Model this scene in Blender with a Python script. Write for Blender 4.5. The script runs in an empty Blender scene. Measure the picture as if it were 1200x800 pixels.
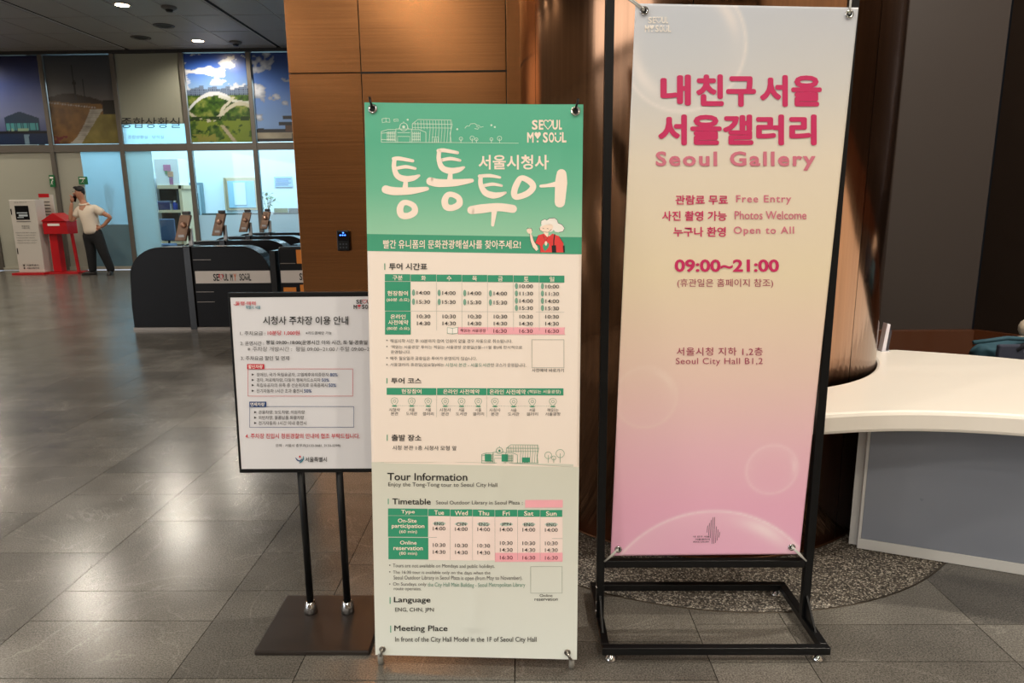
import bpy, math, random
import numpy as np
from mathutils import Vector, Matrix
from math import sin, cos, tan, pi, radians, sqrt, atan2
random.seed(7)
sc = bpy.context.scene
COL = sc.collection

# ------------------------------------------------------------------ camera
F_PX, CAM_H = 810.0, 1.45
PITCH, YAW, ROLL = radians(11.3), radians(0.85), radians(0.57)
CAM = Vector((0, 0, CAM_H))
FWD = Vector((-sin(YAW)*cos(PITCH), cos(YAW)*cos(PITCH), -sin(PITCH)))
_r = Vector((cos(YAW), sin(YAW), 0)); _u = _r.cross(FWD)
RGT = _r*cos(ROLL) - _u*sin(ROLL); UPV = _r*sin(ROLL) + _u*cos(ROLL)
cd = bpy.data.cameras.new('camera'); cam = bpy.data.objects.new('camera', cd); COL.objects.link(cam)
cd.sensor_width = 36; cd.lens = 36*F_PX/1200; cd.clip_start = .02; cd.clip_end = 200
cam.matrix_world = Matrix(((RGT.x, UPV.x, -FWD.x, 0), (RGT.y, UPV.y, -FWD.y, 0), (RGT.z, UPV.z, -FWD.z, CAM_H), (0, 0, 0, 1)))
sc.camera = cam

# ------------------------------------------------------------------ world, daylight, exposure
w = bpy.data.worlds.new('world'); sc.world = w; w.use_nodes = True
w.node_tree.nodes['Background'].inputs[0].default_value = (.75, .85, 1, 1)
w.node_tree.nodes['Background'].inputs[1].default_value = .6
sc.view_settings.view_transform = 'Standard'; sc.view_settings.look = 'None'
sc.view_settings.gamma = 1; sc.view_settings.use_curve_mapping = False
sc.view_settings.exposure = 0.45
sc.cycles.max_bounces = 7; sc.cycles.glossy_bounces = 4; sc.cycles.diffuse_bounces = 4
sc.cycles.transparent_max_bounces = 12
sc.cycles.sample_clamp_indirect = 6

def area(name, loc, rot, sx, sy, power, col):
    l = bpy.data.lights.new(name, 'AREA'); l.shape = 'RECTANGLE'; l.size = sx; l.size_y = sy
    l.energy = power; l.color = col
    o = bpy.data.objects.new(name, l); o.location = loc; o.rotation_euler = rot; COL.objects.link(o); return o
# daylight added at an unseen opening in the left wall, and the office's cool ceiling lamps
area('added_side_daylight', (-13.55, -7.1, 2.2), (0, radians(-90), 0), 3.4, 13, 230, (.95, .96, 1))
area('office_lamp', (-8.5, 18.2, 4.3), (0, 0, 0), 9, 2.6, 480, (.62, .86, 1))

# ------------------------------------------------------------------ measuring: a pixel to a point on a plane
def ray(x, y): return FWD + RGT*((x-600)/F_PX) - UPV*((y-400)/F_PX)
def onz(x, y, z=0.0):
    d = ray(x, y); return CAM + d*((z-CAM_H)/d.z)
def ony(x, y, Y):
    d = ray(x, y); return CAM + d*(Y/d.y)
def proj(p):
    d = Vector(p)-CAM; z = d.dot(FWD); return (600+F_PX*d.dot(RGT)/z, 400-F_PX*d.dot(UPV)/z)

# ------------------------------------------------------------------ materials
def lin(c):
    return tuple(((v/255)/12.92 if v/255 <= .04045 else ((v/255+.055)/1.055)**2.4) for v in c)
_mats = {}
def mat(name, col=(200, 200, 200), rough=.5, metal=0., spec=.5, emit=None, estr=0., attr=False, coat=0.):
    if name in _mats: return _mats[name]
    m = bpy.data.materials.new(name); m.use_nodes = True; nt = m.node_tree; b = nt.nodes['Principled BSDF']
    c = lin(col) if max(col) > 1 else col
    b.inputs['Base Color'].default_value = (*c, 1)
    b.inputs['Roughness'].default_value = rough; b.inputs['Metallic'].default_value = metal
    b.inputs['Specular IOR Level'].default_value = spec
    b.inputs['Coat Weight'].default_value = coat
    if emit:
        e = lin(emit) if max(emit) > 1 else emit
        b.inputs['Emission Color'].default_value = (*e, 1); b.inputs['Emission Strength'].default_value = estr
    if attr:
        a = nt.nodes.new('ShaderNodeVertexColor'); a.layer_name = 'print'; nt.links.new(a.outputs[0], b.inputs['Base Color'])
    else:  # faint procedural unevenness in the finish
        n = nt.nodes.new('ShaderNodeTexNoise'); n.inputs['Scale'].default_value = 14; n.inputs['Detail'].default_value = 3
        t = nt.nodes.new('ShaderNodeTexCoord'); nt.links.new(t.outputs['Object'], n.inputs['Vector'])
        r = nt.nodes.new('ShaderNodeMapRange'); r.inputs[3].default_value = max(0, rough-.05); r.inputs[4].default_value = min(1, rough+.05)
        nt.links.new(n.outputs[0], r.inputs[0]); nt.links.new(r.outputs[0], b.inputs['Roughness'])
    _mats[name] = m; return m
def N(nt, t, **k):
    n = nt.nodes.new(t)
    for a, v in k.items(): setattr(n, a, v)
    return n

def stone_mat(name='floor_stone', dark=1.0):
    m = bpy.data.materials.new(name); m.use_nodes = True; nt = m.node_tree; b = nt.nodes['Principled BSDF']; L = nt.links.new
    tc = N(nt, 'ShaderNodeTexCoord'); geo = N(nt, 'ShaderNodeNewGeometry')
    oi = N(nt, 'ShaderNodeObjectInfo')
    n1 = N(nt, 'ShaderNodeTexNoise'); n1.inputs['Scale'].default_value = 190; n1.inputs['Detail'].default_value = 4; n1.inputs['Roughness'].default_value = .8
    L(geo.outputs['Position'], n1.inputs['Vector'])
    n2 = N(nt, 'ShaderNodeTexNoise'); n2.inputs['Scale'].default_value = 3.2; n2.inputs['Detail'].default_value = 5; L(geo.outputs['Position'], n2.inputs['Vector'])
    n3 = N(nt, 'ShaderNodeTexNoise'); n3.inputs['Scale'].default_value = 1.7; n3.inputs['Distortion'].default_value = 1.2; n3.inputs['Detail'].default_value = 6; L(geo.outputs['Position'], n3.inputs['Vector'])
    cr = N(nt, 'ShaderNodeValToRGB'); e = cr.color_ramp.elements
    e[0].position = .36; e[0].color = (.046*dark, .042*dark, .037*dark, 1); e[1].position = .66; e[1].color = (.20*dark, .186*dark, .162*dark, 1)
    L(n1.outputs[0], cr.inputs[0])
    vein = N(nt, 'ShaderNodeValToRGB'); v = vein.color_ramp.elements; v[0].position = .494; v[0].color = (0, 0, 0, 1); v[1].position = .5; v[1].color = (1, 1, 1, 1)
    x = vein.color_ramp.elements.new(.506); x.color = (0, 0, 0, 1); L(n3.outputs[0], vein.inputs[0])
    mx = N(nt, 'ShaderNodeMix', data_type='RGBA', blend_type='ADD'); 
    vm = N(nt, 'ShaderNodeMath', operation='MULTIPLY'); vm.inputs[1].default_value = .10; L(vein.outputs[0], vm.inputs[0]); L(n2.outputs[0], vm.inputs[1])
    vm2 = N(nt, 'ShaderNodeMath', operation='MULTIPLY'); vm2.inputs[1].default_value = .12; L(vm.outputs[0], vm2.inputs[0])
    L(vm2.outputs[0], mx.inputs[0]); L(cr.outputs[0], mx.inputs[6]); mx.inputs[7].default_value = (.7, .66, .6, 1)
    hs = N(nt, 'ShaderNodeMapRange'); hs.inputs[3].default_value = .74; hs.inputs[4].default_value = 1.16; L(oi.outputs['Random'], hs.inputs[0])
    h2 = N(nt, 'ShaderNodeMapRange'); h2.inputs[1].default_value = .3; h2.inputs[2].default_value = .7; h2.inputs[3].default_value = .8; h2.inputs[4].default_value = 1.2; L(n2.outputs[0], h2.inputs[0])
    mm = N(nt, 'ShaderNodeMath', operation='MULTIPLY'); L(hs.outputs[0], mm.inputs[0]); L(h2.outputs[0], mm.inputs[1])
    mc = N(nt, 'ShaderNodeMix', data_type='RGBA', blend_type='MULTIPLY'); mc.inputs[0].default_value = 1
    L(mx.outputs[2], mc.inputs[6]); L(mm.outputs[0], mc.inputs[7]); L(mc.outputs[2], b.inputs['Base Color'])
    rr = N(nt, 'ShaderNodeMapRange'); rr.inputs[3].default_value = .17; rr.inputs[4].default_value = .28; L(n2.outputs[0], rr.inputs[0]); L(rr.outputs[0], b.inputs['Roughness'])
    bu = N(nt, 'ShaderNodeBump'); bu.inputs['Strength'].default_value = .12; bu.inputs['Distance'].default_value = .0008; L(n1.outputs[0], bu.inputs['Height']); L(bu.outputs[0], b.inputs['Normal'])
    b.inputs['Specular IOR Level'].default_value = .65
    return m
def pebble_mat():
    m = bpy.data.materials.new('pebble_wash'); m.use_nodes = True; nt = m.node_tree; b = nt.nodes['Principled BSDF']; L = nt.links.new
    geo = N(nt, 'ShaderNodeNewGeometry')
    v = N(nt, 'ShaderNodeTexVoronoi'); v.inputs['Scale'].default_value = 150; L(geo.outputs['Position'], v.inputs['Vector'])
    sep = N(nt, 'ShaderNodeSeparateColor'); L(v.outputs['Color'], sep.inputs[0])
    cr = N(nt, 'ShaderNodeValToRGB'); e = cr.color_ramp.elements
    e[0].color = (.06, .05, .04, 1); e[1].color = (.85, .78, .66, 1); x = cr.color_ramp.elements.new(.5); x.color = (.24, .20, .155, 1)
    L(sep.outputs[0], cr.inputs[0])
    d = N(nt, 'ShaderNodeMapRange'); d.inputs[1].default_value = .0; d.inputs[2].default_value = .7; d.inputs[3].default_value = 1.15; d.inputs[4].default_value = .12; L(v.outputs['Distance'], d.inputs[0])
    mc = N(nt, 'ShaderNodeMix', data_type='RGBA', blend_type='MULTIPLY'); mc.inputs[0].default_value = 1; L(cr.outputs[0], mc.inputs[6]); L(d.outputs[0], mc.inputs[7]); L(mc.outputs[2], b.inputs['Base Color'])
    bu = N(nt, 'ShaderNodeBump'); bu.invert = True; bu.inputs['Strength'].default_value = .8; bu.inputs['Distance'].default_value = .004; L(v.outputs['Distance'], bu.inputs['Height']); L(bu.outputs[0], b.inputs['Normal'])
    b.inputs['Roughness'].default_value = .5
    return m
def copper_mat(name, col, r0, r1, sx, sy, sz, bump=.1, aniso=0., metal=1.0):
    m = bpy.data.materials.new(name); m.use_nodes = True; nt = m.node_tree; b = nt.nodes['Principled BSDF']; L = nt.links.new
    geo = N(nt, 'ShaderNodeNewGeometry'); mp = N(nt, 'ShaderNodeMapping'); mp.inputs['Scale'].default_value = (sx, sy, sz); L(geo.outputs['Position'], mp.inputs[0])
    n = N(nt, 'ShaderNodeTexNoise'); n.inputs['Scale'].default_value = 1; n.inputs['Detail'].default_value = 5; L(mp.outputs[0], n.inputs['Vector'])
    n2 = N(nt, 'ShaderNodeTexNoise'); n2.inputs['Scale'].default_value = 1.1; L(geo.outputs['Position'], n2.inputs['Vector'])
    mr = N(nt, 'ShaderNodeMapRange'); mr.inputs[3].default_value = r0; mr.inputs[4].default_value = r1; L(n.outputs[0], mr.inputs[0]); L(mr.outputs[0], b.inputs['Roughness'])
    cc = N(nt, 'ShaderNodeValToRGB'); e = cc.color_ramp.elements; e[0].position = .3; e[1].position = .7
    e[0].color = (*[v*.86 for v in col], 1); e[1].color = (*[min(1, v*1.12) for v in col], 1); L(n.outputs[0], cc.inputs[0]); L(cc.outputs[0], b.inputs['Base Color'])
    bu = N(nt, 'ShaderNodeBump'); bu.inputs['Strength'].default_value = bump; bu.inputs['Distance'].default_value = .002; L(n.outputs[0], bu.inputs['Height'])
    bu2 = N(nt, 'ShaderNodeBump'); bu2.inputs['Strength'].default_value = .25; bu2.inputs['Distance'].default_value = .02; L(n2.outputs[0], bu2.inputs['Height']); L(bu.outputs[0], bu2.inputs['Normal'])
    L(bu2.outputs[0], b.inputs['Normal'])
    b.inputs['Metallic'].default_value = metal; b.inputs['Anisotropic'].default_value = aniso
    return m
def glass_mat(name, tint, frost=0., opacity=.12, rough=.03):
    m = bpy.data.materials.new(name); m.use_nodes = True; nt = m.node_tree; L = nt.links.new
    for n in list(nt.nodes): nt.nodes.remove(n)
    out = N(nt, 'ShaderNodeOutputMaterial'); tr = N(nt, 'ShaderNodeBsdfTransparent'); tr.inputs[0].default_value = (*tint, 1)
    g = N(nt, 'ShaderNodeBsdfGlossy'); g.inputs['Roughness'].default_value = rough
    fr = N(nt, 'ShaderNodeFresnel'); fr.inputs[0].default_value = 1.5
    last = tr
    if frost:
        tl = N(nt, 'ShaderNodeBsdfTranslucent'); tl.inputs[0].default_value = (*tint, 1)
        df = N(nt, 'ShaderNodeBsdfDiffuse'); df.inputs[0].default_value = (*tint, 1)
        m1 = N(nt, 'ShaderNodeMixShader'); m1.inputs[0].default_value = opacity; L(tl.outputs[0], m1.inputs[1]); L(df.outputs[0], m1.inputs[2])
        m2 = N(nt, 'ShaderNodeMixShader'); m2.inputs[0].default_value = frost; L(tr.outputs[0], m2.inputs[1]); L(m1.outputs[0], m2.inputs[2]); last = m2
    mx = N(nt, 'ShaderNodeMixShader'); L(fr.outputs[0], mx.inputs[0]); L(last.outputs[0], mx.inputs[1]); L(g.outputs[0], mx.inputs[2]); L(mx.outputs[0], out.inputs[0])
    return m

STONE = stone_mat(); PEBBLE = pebble_mat()
COP_BOX = copper_mat('brushed_copper', (.42, .19, .075), .18, .28, 1.5, 1.5, 260, .05)
COP_COL = copper_mat('polished_copper', (.40, .215, .12), .09, .17, 60, 60, 1.2, .02)
BLACK = mat('black_powder_coat', (7, 8, 10), .4, spec=.3); BLACKM = mat('matt_black', (12, 12, 12), .7)
CHROME = mat('chrome', (210, 210, 210), .12, 1.); STEEL = mat('brushed_steel', (150, 145, 138), .3, 1.)
PRINT = mat('printed_vinyl', attr=True, rough=.42); PHOTO = mat('photo_film', attr=True, rough=.3)
WHITE = mat('white_print', (246, 240, 232), .45); INK = mat('ink_black', (22, 20, 20), .5)
GREEN = mat('print_green', (52, 152, 116), .45); GREEND = mat('ink_green', (60, 140, 110), .5)
PINKSTRIP = mat('print_pink', (246, 176, 186), .45); GREYINK = mat('ink_grey', (92, 88, 86), .5)
CERISE = mat('ink_cerise', (205, 42, 100), .45); ROSE = mat('ink_rose', (214, 120, 140), .45); DKROSE = mat('ink_dark_rose', (165, 62, 92), .45)
RED = mat('ink_red', (196, 30, 52), .45); NAVY = mat('ink_navy', (20, 62, 120), .45); TEAL = mat('ink_teal', (20, 120, 140), .45)

# ------------------------------------------------------------------ mesh helpers
def wloc(o):
    v = Vector((0, 0, 0))
    while o is not None: v = v + o.location; o = o.parent
    return v
class MB:
    def __init__(s): s.v = []; s.f = []; s.sm = []
    def add(s, vs, fs, smooth=False):
        b = len(s.v); s.v += [tuple(v) for v in vs]; s.f += [tuple(i+b for i in f) for f in fs]; s.sm += [smooth]*len(fs); return s
    def box(s, x0, x1, y0, y1, z0, z1, bev=0.):
        if bev <= 0:
            return s.add([(x, y, z) for z in (z0, z1) for y in (y0, y1) for x in (x0, x1)],
                         [(0, 2, 3, 1), (4, 5, 7, 6), (0, 1, 5, 4), (2, 6, 7, 3), (0, 4, 6, 2), (1, 3, 7, 5)])
        b = min(bev, (x1-x0)/2.01, (y1-y0)/2.01, (z1-z0)/2.01)
        import bmesh
        bm = bmesh.new(); bmesh.ops.create_cube(bm, size=1)
        for v in bm.verts: v.co = Vector(((x0+x1)/2+v.co.x*(x1-x0), (y0+y1)/2+v.co.y*(y1-y0), (z0+z1)/2+v.co.z*(z1-z0)))
        bmesh.ops.bevel(bm, geom=bm.edges[:], offset=b, segments=2, affect='EDGES', profile=.5)
        s.addbm(bm); return s
    def addbm(s, bm, smooth=False):
        bm.verts.ensure_lookup_table(); bm.verts.index_update()
        s.add([v.co[:] for v in bm.verts], [[v.index for v in f.verts] for f in bm.faces], smooth); bm.free()
    def bar(s, a, b, wx, wy=None, up=(0, 0, 1)):   # rectangular bar from a to b
        a, b = Vector(a), Vector(b); wy = wy or wx; d = (b-a).normalized(); u = Vector(up)
        if abs(d.dot(u)) > .95: u = Vector((0, 1, 0))
        p = d.cross(u).normalized(); q = p.cross(d).normalized()
        vs = [c + p*(i*wx/2) + q*(j*wy/2) for c in (a, b) for i, j in ((-1, -1), (1, -1), (1, 1), (-1, 1))]
        return s.add(vs, [(0, 3, 2, 1), (4, 5, 6, 7), (0, 1, 5, 4), (1, 2, 6, 5), (2, 3, 7, 6), (3, 0, 4, 7)])
    def tube(s, pts, r, n=10, closed=False, caps=True):
        pts = [Vector(p) for p in pts]; rs = r if isinstance(r, (list, tuple)) else [r]*len(pts); vs = []; fs = []; k = len(pts)
        ref = None
        for i, p in enumerate(pts):
            a = pts[(i-1) % k] if (closed or i > 0) else p; b = pts[(i+1) % k] if (closed or i < k-1) else p
            t = (b-a).normalized()
            if ref is None: ref = Vector((0, 0, 1)) if abs(t.z) < .9 else Vector((0, 1, 0))
            x = t.cross(ref).normalized(); y = x.cross(t).normalized(); ref = y if not closed else ref
            for j in range(n):
                an = 2*pi*j/n; vs.append(p + x*(cos(an)*rs[i]) + y*(sin(an)*rs[i]))
        m = k if closed else k-1
        for i in range(m):
            for j in range(n):
                a = i*n+j; b = i*n+(j+1) % n; c = ((i+1) % k)*n+(j+1) % n; d = ((i+1) % k)*n+j; fs.append((a, b, c, d))
        if caps and not closed: fs += [tuple(range(n))[::-1], tuple((k-1)*n+j for j in range(n))]
        return s.add(vs, fs, True)
    def lathe(s, cx, cy, prof, n=24, ang=(0, 2*pi), smooth=True):  # prof: (r,z)
        full = abs(ang[1]-ang[0]-2*pi) < 1e-6; m = n if full else n+1; vs = []; fs = []
        for (r, z) in prof:
            for j in range(m):
                a = ang[0]+(ang[1]-ang[0])*j/n; vs.append((cx+r*cos(a), cy+r*sin(a), z))
        for i in range(len(prof)-1):
            for j in range(n):
                a = i*m+j; b = i*m+(j+1) % m; fs.append((a, b, b+m, a+m))
        return s.add(vs, fs, smooth)
    def prism(s, poly, y0, y1, axis='y'):   # poly in xz (axis y) or xy (axis z)
        k = len(poly)
        def P(p, t): return (p[0], t, p[1]) if axis == 'y' else ((p[0], p[1], t) if axis == 'z' else (t, p[0], p[1]))
        vs = [P(p, y0) for p in poly]+[P(p, y1) for p in poly]
        fs = [tuple(range(k)), tuple(range(2*k-1, k-1, -1))]+[(i, i+k, (i+1) % k+k, (i+1) % k) for i in range(k)]
        s.add(vs, fs)
        return s
    def ball(s, c, rx, ry=None, rz=None, n=14, m=9):
        ry = ry or rx; rz = rz or rx; vs = []; fs = []
        for i in range(m+1):
            t = pi*i/m
            for j in range(n): a = 2*pi*j/n; vs.append((c[0]+rx*sin(t)*cos(a), c[1]+ry*sin(t)*sin(a), c[2]+rz*cos(t)))
        for i in range(m):
            for j in range(n): fs.append((i*n+j, (i+1)*n+j, (i+1)*n+(j+1) % n, i*n+(j+1) % n))
        return s.add(vs, fs, True)
    def build(s, name, m, parent=None, bevel=0., **k):
        o0 = wloc(parent) if parent else Vector((0, 0, 0))
        me = bpy.data.meshes.new(name); me.from_pydata([tuple(Vector(v)-o0) for v in s.v], [], s.f); me.materials.append(m)
        me.polygons.foreach_set('use_smooth', s.sm); me.validate(); me.update()
        o = bpy.data.objects.new(name, me); COL.objects.link(o)
        if parent: o.parent = parent
        if bevel:
            md = o.modifiers.new('bevel', 'BEVEL'); md.width = bevel; md.segments = 2; md.limit_method = 'ANGLE'
        tag(o, **k); return o
def tag(o, label=None, category=None, group=None, kind=None):
    for n, v in (('label', label), ('category', category), ('group', group), ('kind', kind)):
        if v: o[n] = v
    return o
def thing(name, loc, label, category, group=None):
    o = bpy.data.objects.new(name, None); o.location = loc; o.empty_display_size = .1; COL.objects.link(o)
    return tag(o, label, category, group)
def sroot(name, loc=(0, 0, 0)):
    o = bpy.data.objects.new(name, None); o.location = loc; COL.objects.link(o); o['kind'] = 'structure'; return o
def kids(o): return list(o.children)
def dup(root, loc, label=None, scale=None):
    r = root.copy(); COL.objects.link(r); r.location = loc
    if label: r['label'] = label
    if scale: r.scale = scale
    for ch in kids(root):
        c = ch.copy(); COL.objects.link(c); c.parent = r
        for g in kids(ch):
            d = g.copy(); COL.objects.link(d); d.parent = c
    return r

# ------------------------------------------------------------------ flat print: surfaces, lettering, strokes
_tc = {}
def text_mesh(s, bold=0., space=1.):
    key = (s, bold, space)
    if key in _tc: return _tc[key]
    c = bpy.data.curves.new('lettering', 'FONT'); c.body = s; c.offset = bold; c.resolution_u = 3; c.space_character = space; c.fill_mode = 'FRONT'
    o = bpy.data.objects.new('lettering', c); COL.objects.link(o)
    dg = bpy.context.evaluated_depsgraph_get(); e = o.evaluated_get(dg); me = e.to_mesh()
    v = np.array([x.co[:2] for x in me.vertices]); f = [tuple(p.vertices) for p in me.polygons]
    e.to_mesh_clear(); bpy.data.objects.remove(o); bpy.data.curves.remove(c)
    _tc[key] = (v, f); return v, f
def homography(src, dst):
    A = []; B = []
    for (x, y), (u, v) in zip(src, dst):
        A += [[x, y, 1, 0, 0, 0, -u*x, -u*y], [0, 0, 0, x, y, 1, -v*x, -v*y]]; B += [u, v]
    h = np.linalg.solve(np.array(A), np.array(B)); return np.append(h, 1).reshape(3, 3)
class Surf:
    """a flat sheet given by its corners (TL, TR, BL, BR), with measured positions turned into sheet coordinates"""
    def __init__(s, TL, TR, BL, BR, relief=None, px=None):
        s.c = [Vector(p) for p in (TL, TR, BL, BR)]; s.n = (s.c[1]-s.c[0]).cross(s.c[0]-s.c[2]).normalized()
        if s.n.y > 0: s.n = -s.n
        s.relief = relief
        s.H = homography(px or [proj(p) for p in s.c], [(0, 1), (1, 1), (0, 0), (1, 0)])
    def uv(s, x, y):
        q = s.H @ np.array([x, y, 1.]); return q[0]/q[2], q[1]/q[2]
    def pt(s, u, v, off=0.):
        TL, TR, BL, BR = s.c; p = (TL*(1-u)+TR*u)*v + (BL*(1-u)+BR*u)*(1-v)
        return p + s.n*(off + (s.relief(u, v) if s.relief else 0))
class Pen:
    """collects flat marks in photo-frame coordinates (scaled crop coords) on a Surf"""
    def __init__(s, surf, ox=0, oy=0, k=1.): s.s = surf; s.o = (ox, oy, k); s.mb = {}
    def frame(s, ox, oy, k): s.o = (ox, oy, k); return s
    def g(s, key): return s.mb.setdefault(key, MB())
    def own(s, key):
        s.n = getattr(s, 'n', 0)+1; return s.mb.setdefault((key, s.n), MB())
    def pt(s, x, y, off): u, v = s.s.uv(s.o[0]+x/s.o[2], s.o[1]+y/s.o[2]); return s.s.pt(u, v, off)
    def text(s, key, t, x0, y0, x1, y1, bold=.012, off=.0018, space=1., fat=0.):
        if bold > 0 and any(c in 'MWNH' for c in t): fat = fat+bold*.9; bold = 0.
        v, f = text_mesh(t, bold, space); g_ = s.own(key)
        if fat:
            k_ = len(v); f0 = f; f = list(f); vv = [v]
            for i, (dx, dy) in enumerate(((fat, 0), (-fat, 0), (0, fat), (0, -fat), (fat*.7, fat*.7), (-fat*.7, -fat*.7), (fat*.7, -fat*.7), (-fat*.7, fat*.7))):
                vv.append(v+np.array([dx, dy])); f += [tuple(j+k_*(i+1) for j in q) for q in f0]
            v = np.concatenate(vv)
        a = v.min(0); b = v.max(0)
        g_.add([s.pt(x0+(p[0]-a[0])/(b[0]-a[0])*(x1-x0), y1-(p[1]-a[1])/(b[1]-a[1])*(y1-y0), off+(.00004*(i//k_) if fat else 0)) for i, p in enumerate(v)], f)
    def poly(s, key, pts, off=.0008): s.g(key).add([s.pt(x, y, off) for x, y in pts], [tuple(range(len(pts)))])
    def rect(s, key, x0, y0, x1, y1, off=.0008, own=False):
        vs = []; fs = []; q0 = s.pt(x0, y0, 0); nx = max(1, int((s.pt(x1, y0, 0)-q0).length/.012)); ny = max(1, int((s.pt(x0, y1, 0)-q0).length/.012))
        if isinstance(s, UVPen): nx = ny = 1
        for j in range(ny+1):
            for i in range(nx+1): vs.append(s.pt(x0+(x1-x0)*i/nx, y0+(y1-y0)*j/ny, off))
        for j in range(ny):
            for i in range(nx): a = j*(nx+1)+i; fs.append((a, a+1, a+nx+2, a+nx+1))
        (s.own(key) if own else s.g(key)).add(vs, fs)
    def frame_rect(s, key, x0, y0, x1, y1, t, off=.0012):
        for r in ((x0, y0, x1, y0+t), (x0, y1-t, x1, y1), (x0, y0+t, x0+t, y1-t), (x1-t, y0+t, x1, y1-t)): s.rect(key, *r, off=off)
    def ell(s, key, cx, cy, rx, ry, off=.001, n=20, a0=0, a1=2*pi):
        s.poly(key, [(cx+rx*cos(a0+(a1-a0)*i/n), cy+ry*sin(a0+(a1-a0)*i/n)) for i in range(n)], off)
    def stroke(s, key, pts, wd, off=.0012, closed=False, smooth=False):
        """a brush line; wd is one width or a width per point"""
        pts = [Vector((p[0], p[1], 0)) for p in pts]; ws = list(wd) if isinstance(wd, (list, tuple)) else [wd]*len(pts)
        if smooth:
            q = []; qw = []; n = len(pts)
            rng = n if closed else n-1
            for i in range(rng):
                p0 = pts[(i-1) % n] if closed or i > 0 else pts[0]; p1 = pts[i]; p2 = pts[(i+1) % n]; p3 = pts[(i+2) % n] if closed or i+2 < n else pts[-1]
                for k in range(8):
                    t = k/8; q.append(.5*((2*p1)+(p2-p0)*t+(2*p0-5*p1+4*p2-p3)*t*t+(3*p1-p0-3*p2+p3)*t**3)); qw.append(ws[i]*(1-t)+ws[(i+1) % n]*t)
            if not closed: q.append(pts[-1]); qw.append(ws[-1])
            pts, ws = q, qw
        n = len(pts); L = []; R = []
        for i, p in enumerate(pts):
            a = pts[(i-1) % n] if closed or i > 0 else p; b = pts[(i+1) % n] if closed or i < n-1 else p
            d = (b-a).normalized(); m = Vector((-d.y, d.x, 0))*ws[i]/2; L.append(p+m); R.append(p-m)
        vs = [s.pt(p.x, p.y, off) for p in L]+[s.pt(p.x, p.y, off) for p in R]
        fs = [(i, (i+1) % n, (i+1) % n+n, i+n) for i in range(n if closed else n-1)]
        s.g(key).add(vs, fs)
        if not closed:
            for p, wdt in ((pts[0], ws[0]), (pts[-1], ws[-1])):
                if wdt*1. > 2.: s.ell(key, p.x, p.y, wdt/2, wdt/2, off, 14)
    def build(s, parent, spec):
        for key, mb in s.mb.items():
            k_ = key[0] if isinstance(key, tuple) else key; name, m, lab = spec[k_]
            mb.build(name, m, parent, label=lab, kind='stuff' if (not isinstance(key, tuple) and k_ in ('rule', 'line', 'gl', 'greenline', 'gnote', 'note', 'gfill', 'scallop', 'pill', 'pillg', 'out')) else None)
class UVPen(Pen):
    def pt(s, x, y, off): return s.s.pt(x, 1-y, off)
def logo(pen, key, heart, x0, y0, x1, y1, b=.02, off=.0018):
    real = pen.own; pen.own = lambda k_: pen.g((k_, 'logo'))
    try: _logo(pen, key, heart, x0, y0, x1, y1, b, off)
    finally: pen.own = real
def _logo(pen, key, heart, x0, y0, x1, y1, b=.02, off=.0018):
    """the two-line SEOUL MY SOUL mark, heart for O, heart-topped Y, smiling U"""
    W = x1-x0; H = y1-y0; X = lambda t: x0+W*(t-775)/182; Y1 = lambda t: y0+H*(t-122)/108
    for ch, a, c in (('S', 797, 824), ('E', 829, 850), ('U', 892, 917), ('L', 922, 936)): pen.text(key, ch, X(a), Y1(122), X(c), Y1(168), .0, off, fat=.03)
    for ch, a, c in (('M', 775, 805), ('S', 848, 871), ('O', 875, 900), ('L', 936, 957)): pen.text(key, ch, X(a), Y1(180), X(c), Y1(229), .0, off, fat=.03)
    hp = [(871, 166), (853, 144), (852, 130), (859, 123), (866, 124), (871, 131), (876, 124), (884, 123), (890, 130), (889, 144)]
    pen.stroke(heart, [(X(a), Y1(c)) for a, c in hp], W*.026, off, closed=True)
    hy = [(823, 212), (809, 192), (809, 184), (815, 179), (820, 180), (823, 185), (827, 180), (833, 179), (838, 184), (838, 192)]
    pen.poly(heart, [(X(a), Y1(c)) for a, c in hy], off); pen.ell(heart, X(823.5), Y1(223), W*.026, W*.026, off, 10)
    pen.stroke(key, [(X(a), Y1(c)) for a, c in ((905, 203), (907, 219), (917, 226), (928, 219), (930, 203))], W*.035, off)
    pen.rect(key, X(903), Y1(182), X(909), Y1(192), off); pen.rect(key, X(926), Y1(182), X(932), Y1(192), off)
def colour_grid(name, surf, cols_fn, nu, nv, m, parent=None, off=0., thick=None, **k):
    """a sheet whose print is carried by a colour attribute; cols_fn(U, V) -> linear rgb"""
    U, V = np.meshgrid(np.linspace(0, 1, nu+1), np.linspace(0, 1, nv+1)); o0 = wloc(parent) if parent else Vector((0, 0, 0))
    cols = cols_fn(U, V)
    vs = [tuple(surf.pt(u, v, off)-o0) for u, v in zip(U.ravel(), V.ravel())]
    fs = [(j*(nu+1)+i, j*(nu+1)+i+1, (j+1)*(nu+1)+i+1, (j+1)*(nu+1)+i) for j in range(nv) for i in range(nu)]
    me = bpy.data.meshes.new(name); me.from_pydata(vs, [], fs); me.materials.append(m)
    a = me.color_attributes.new('print', 'FLOAT_COLOR', 'POINT')
    a.data.foreach_set('color', np.concatenate([np.clip(cols, 0, 1).reshape(-1, 3), np.ones((len(vs), 1))], 1).ravel().astype(np.float32))
    me.polygons.foreach_set('use_smooth', [True]*len(fs)); me.update()
    o = bpy.data.objects.new(name, me); COL.objects.link(o)
    if parent: o.parent = parent
    if thick: md = o.modifiers.new('thickness', 'SOLIDIFY'); md.thickness = thick; md.offset = -1
    tag(o, **k); return o
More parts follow.
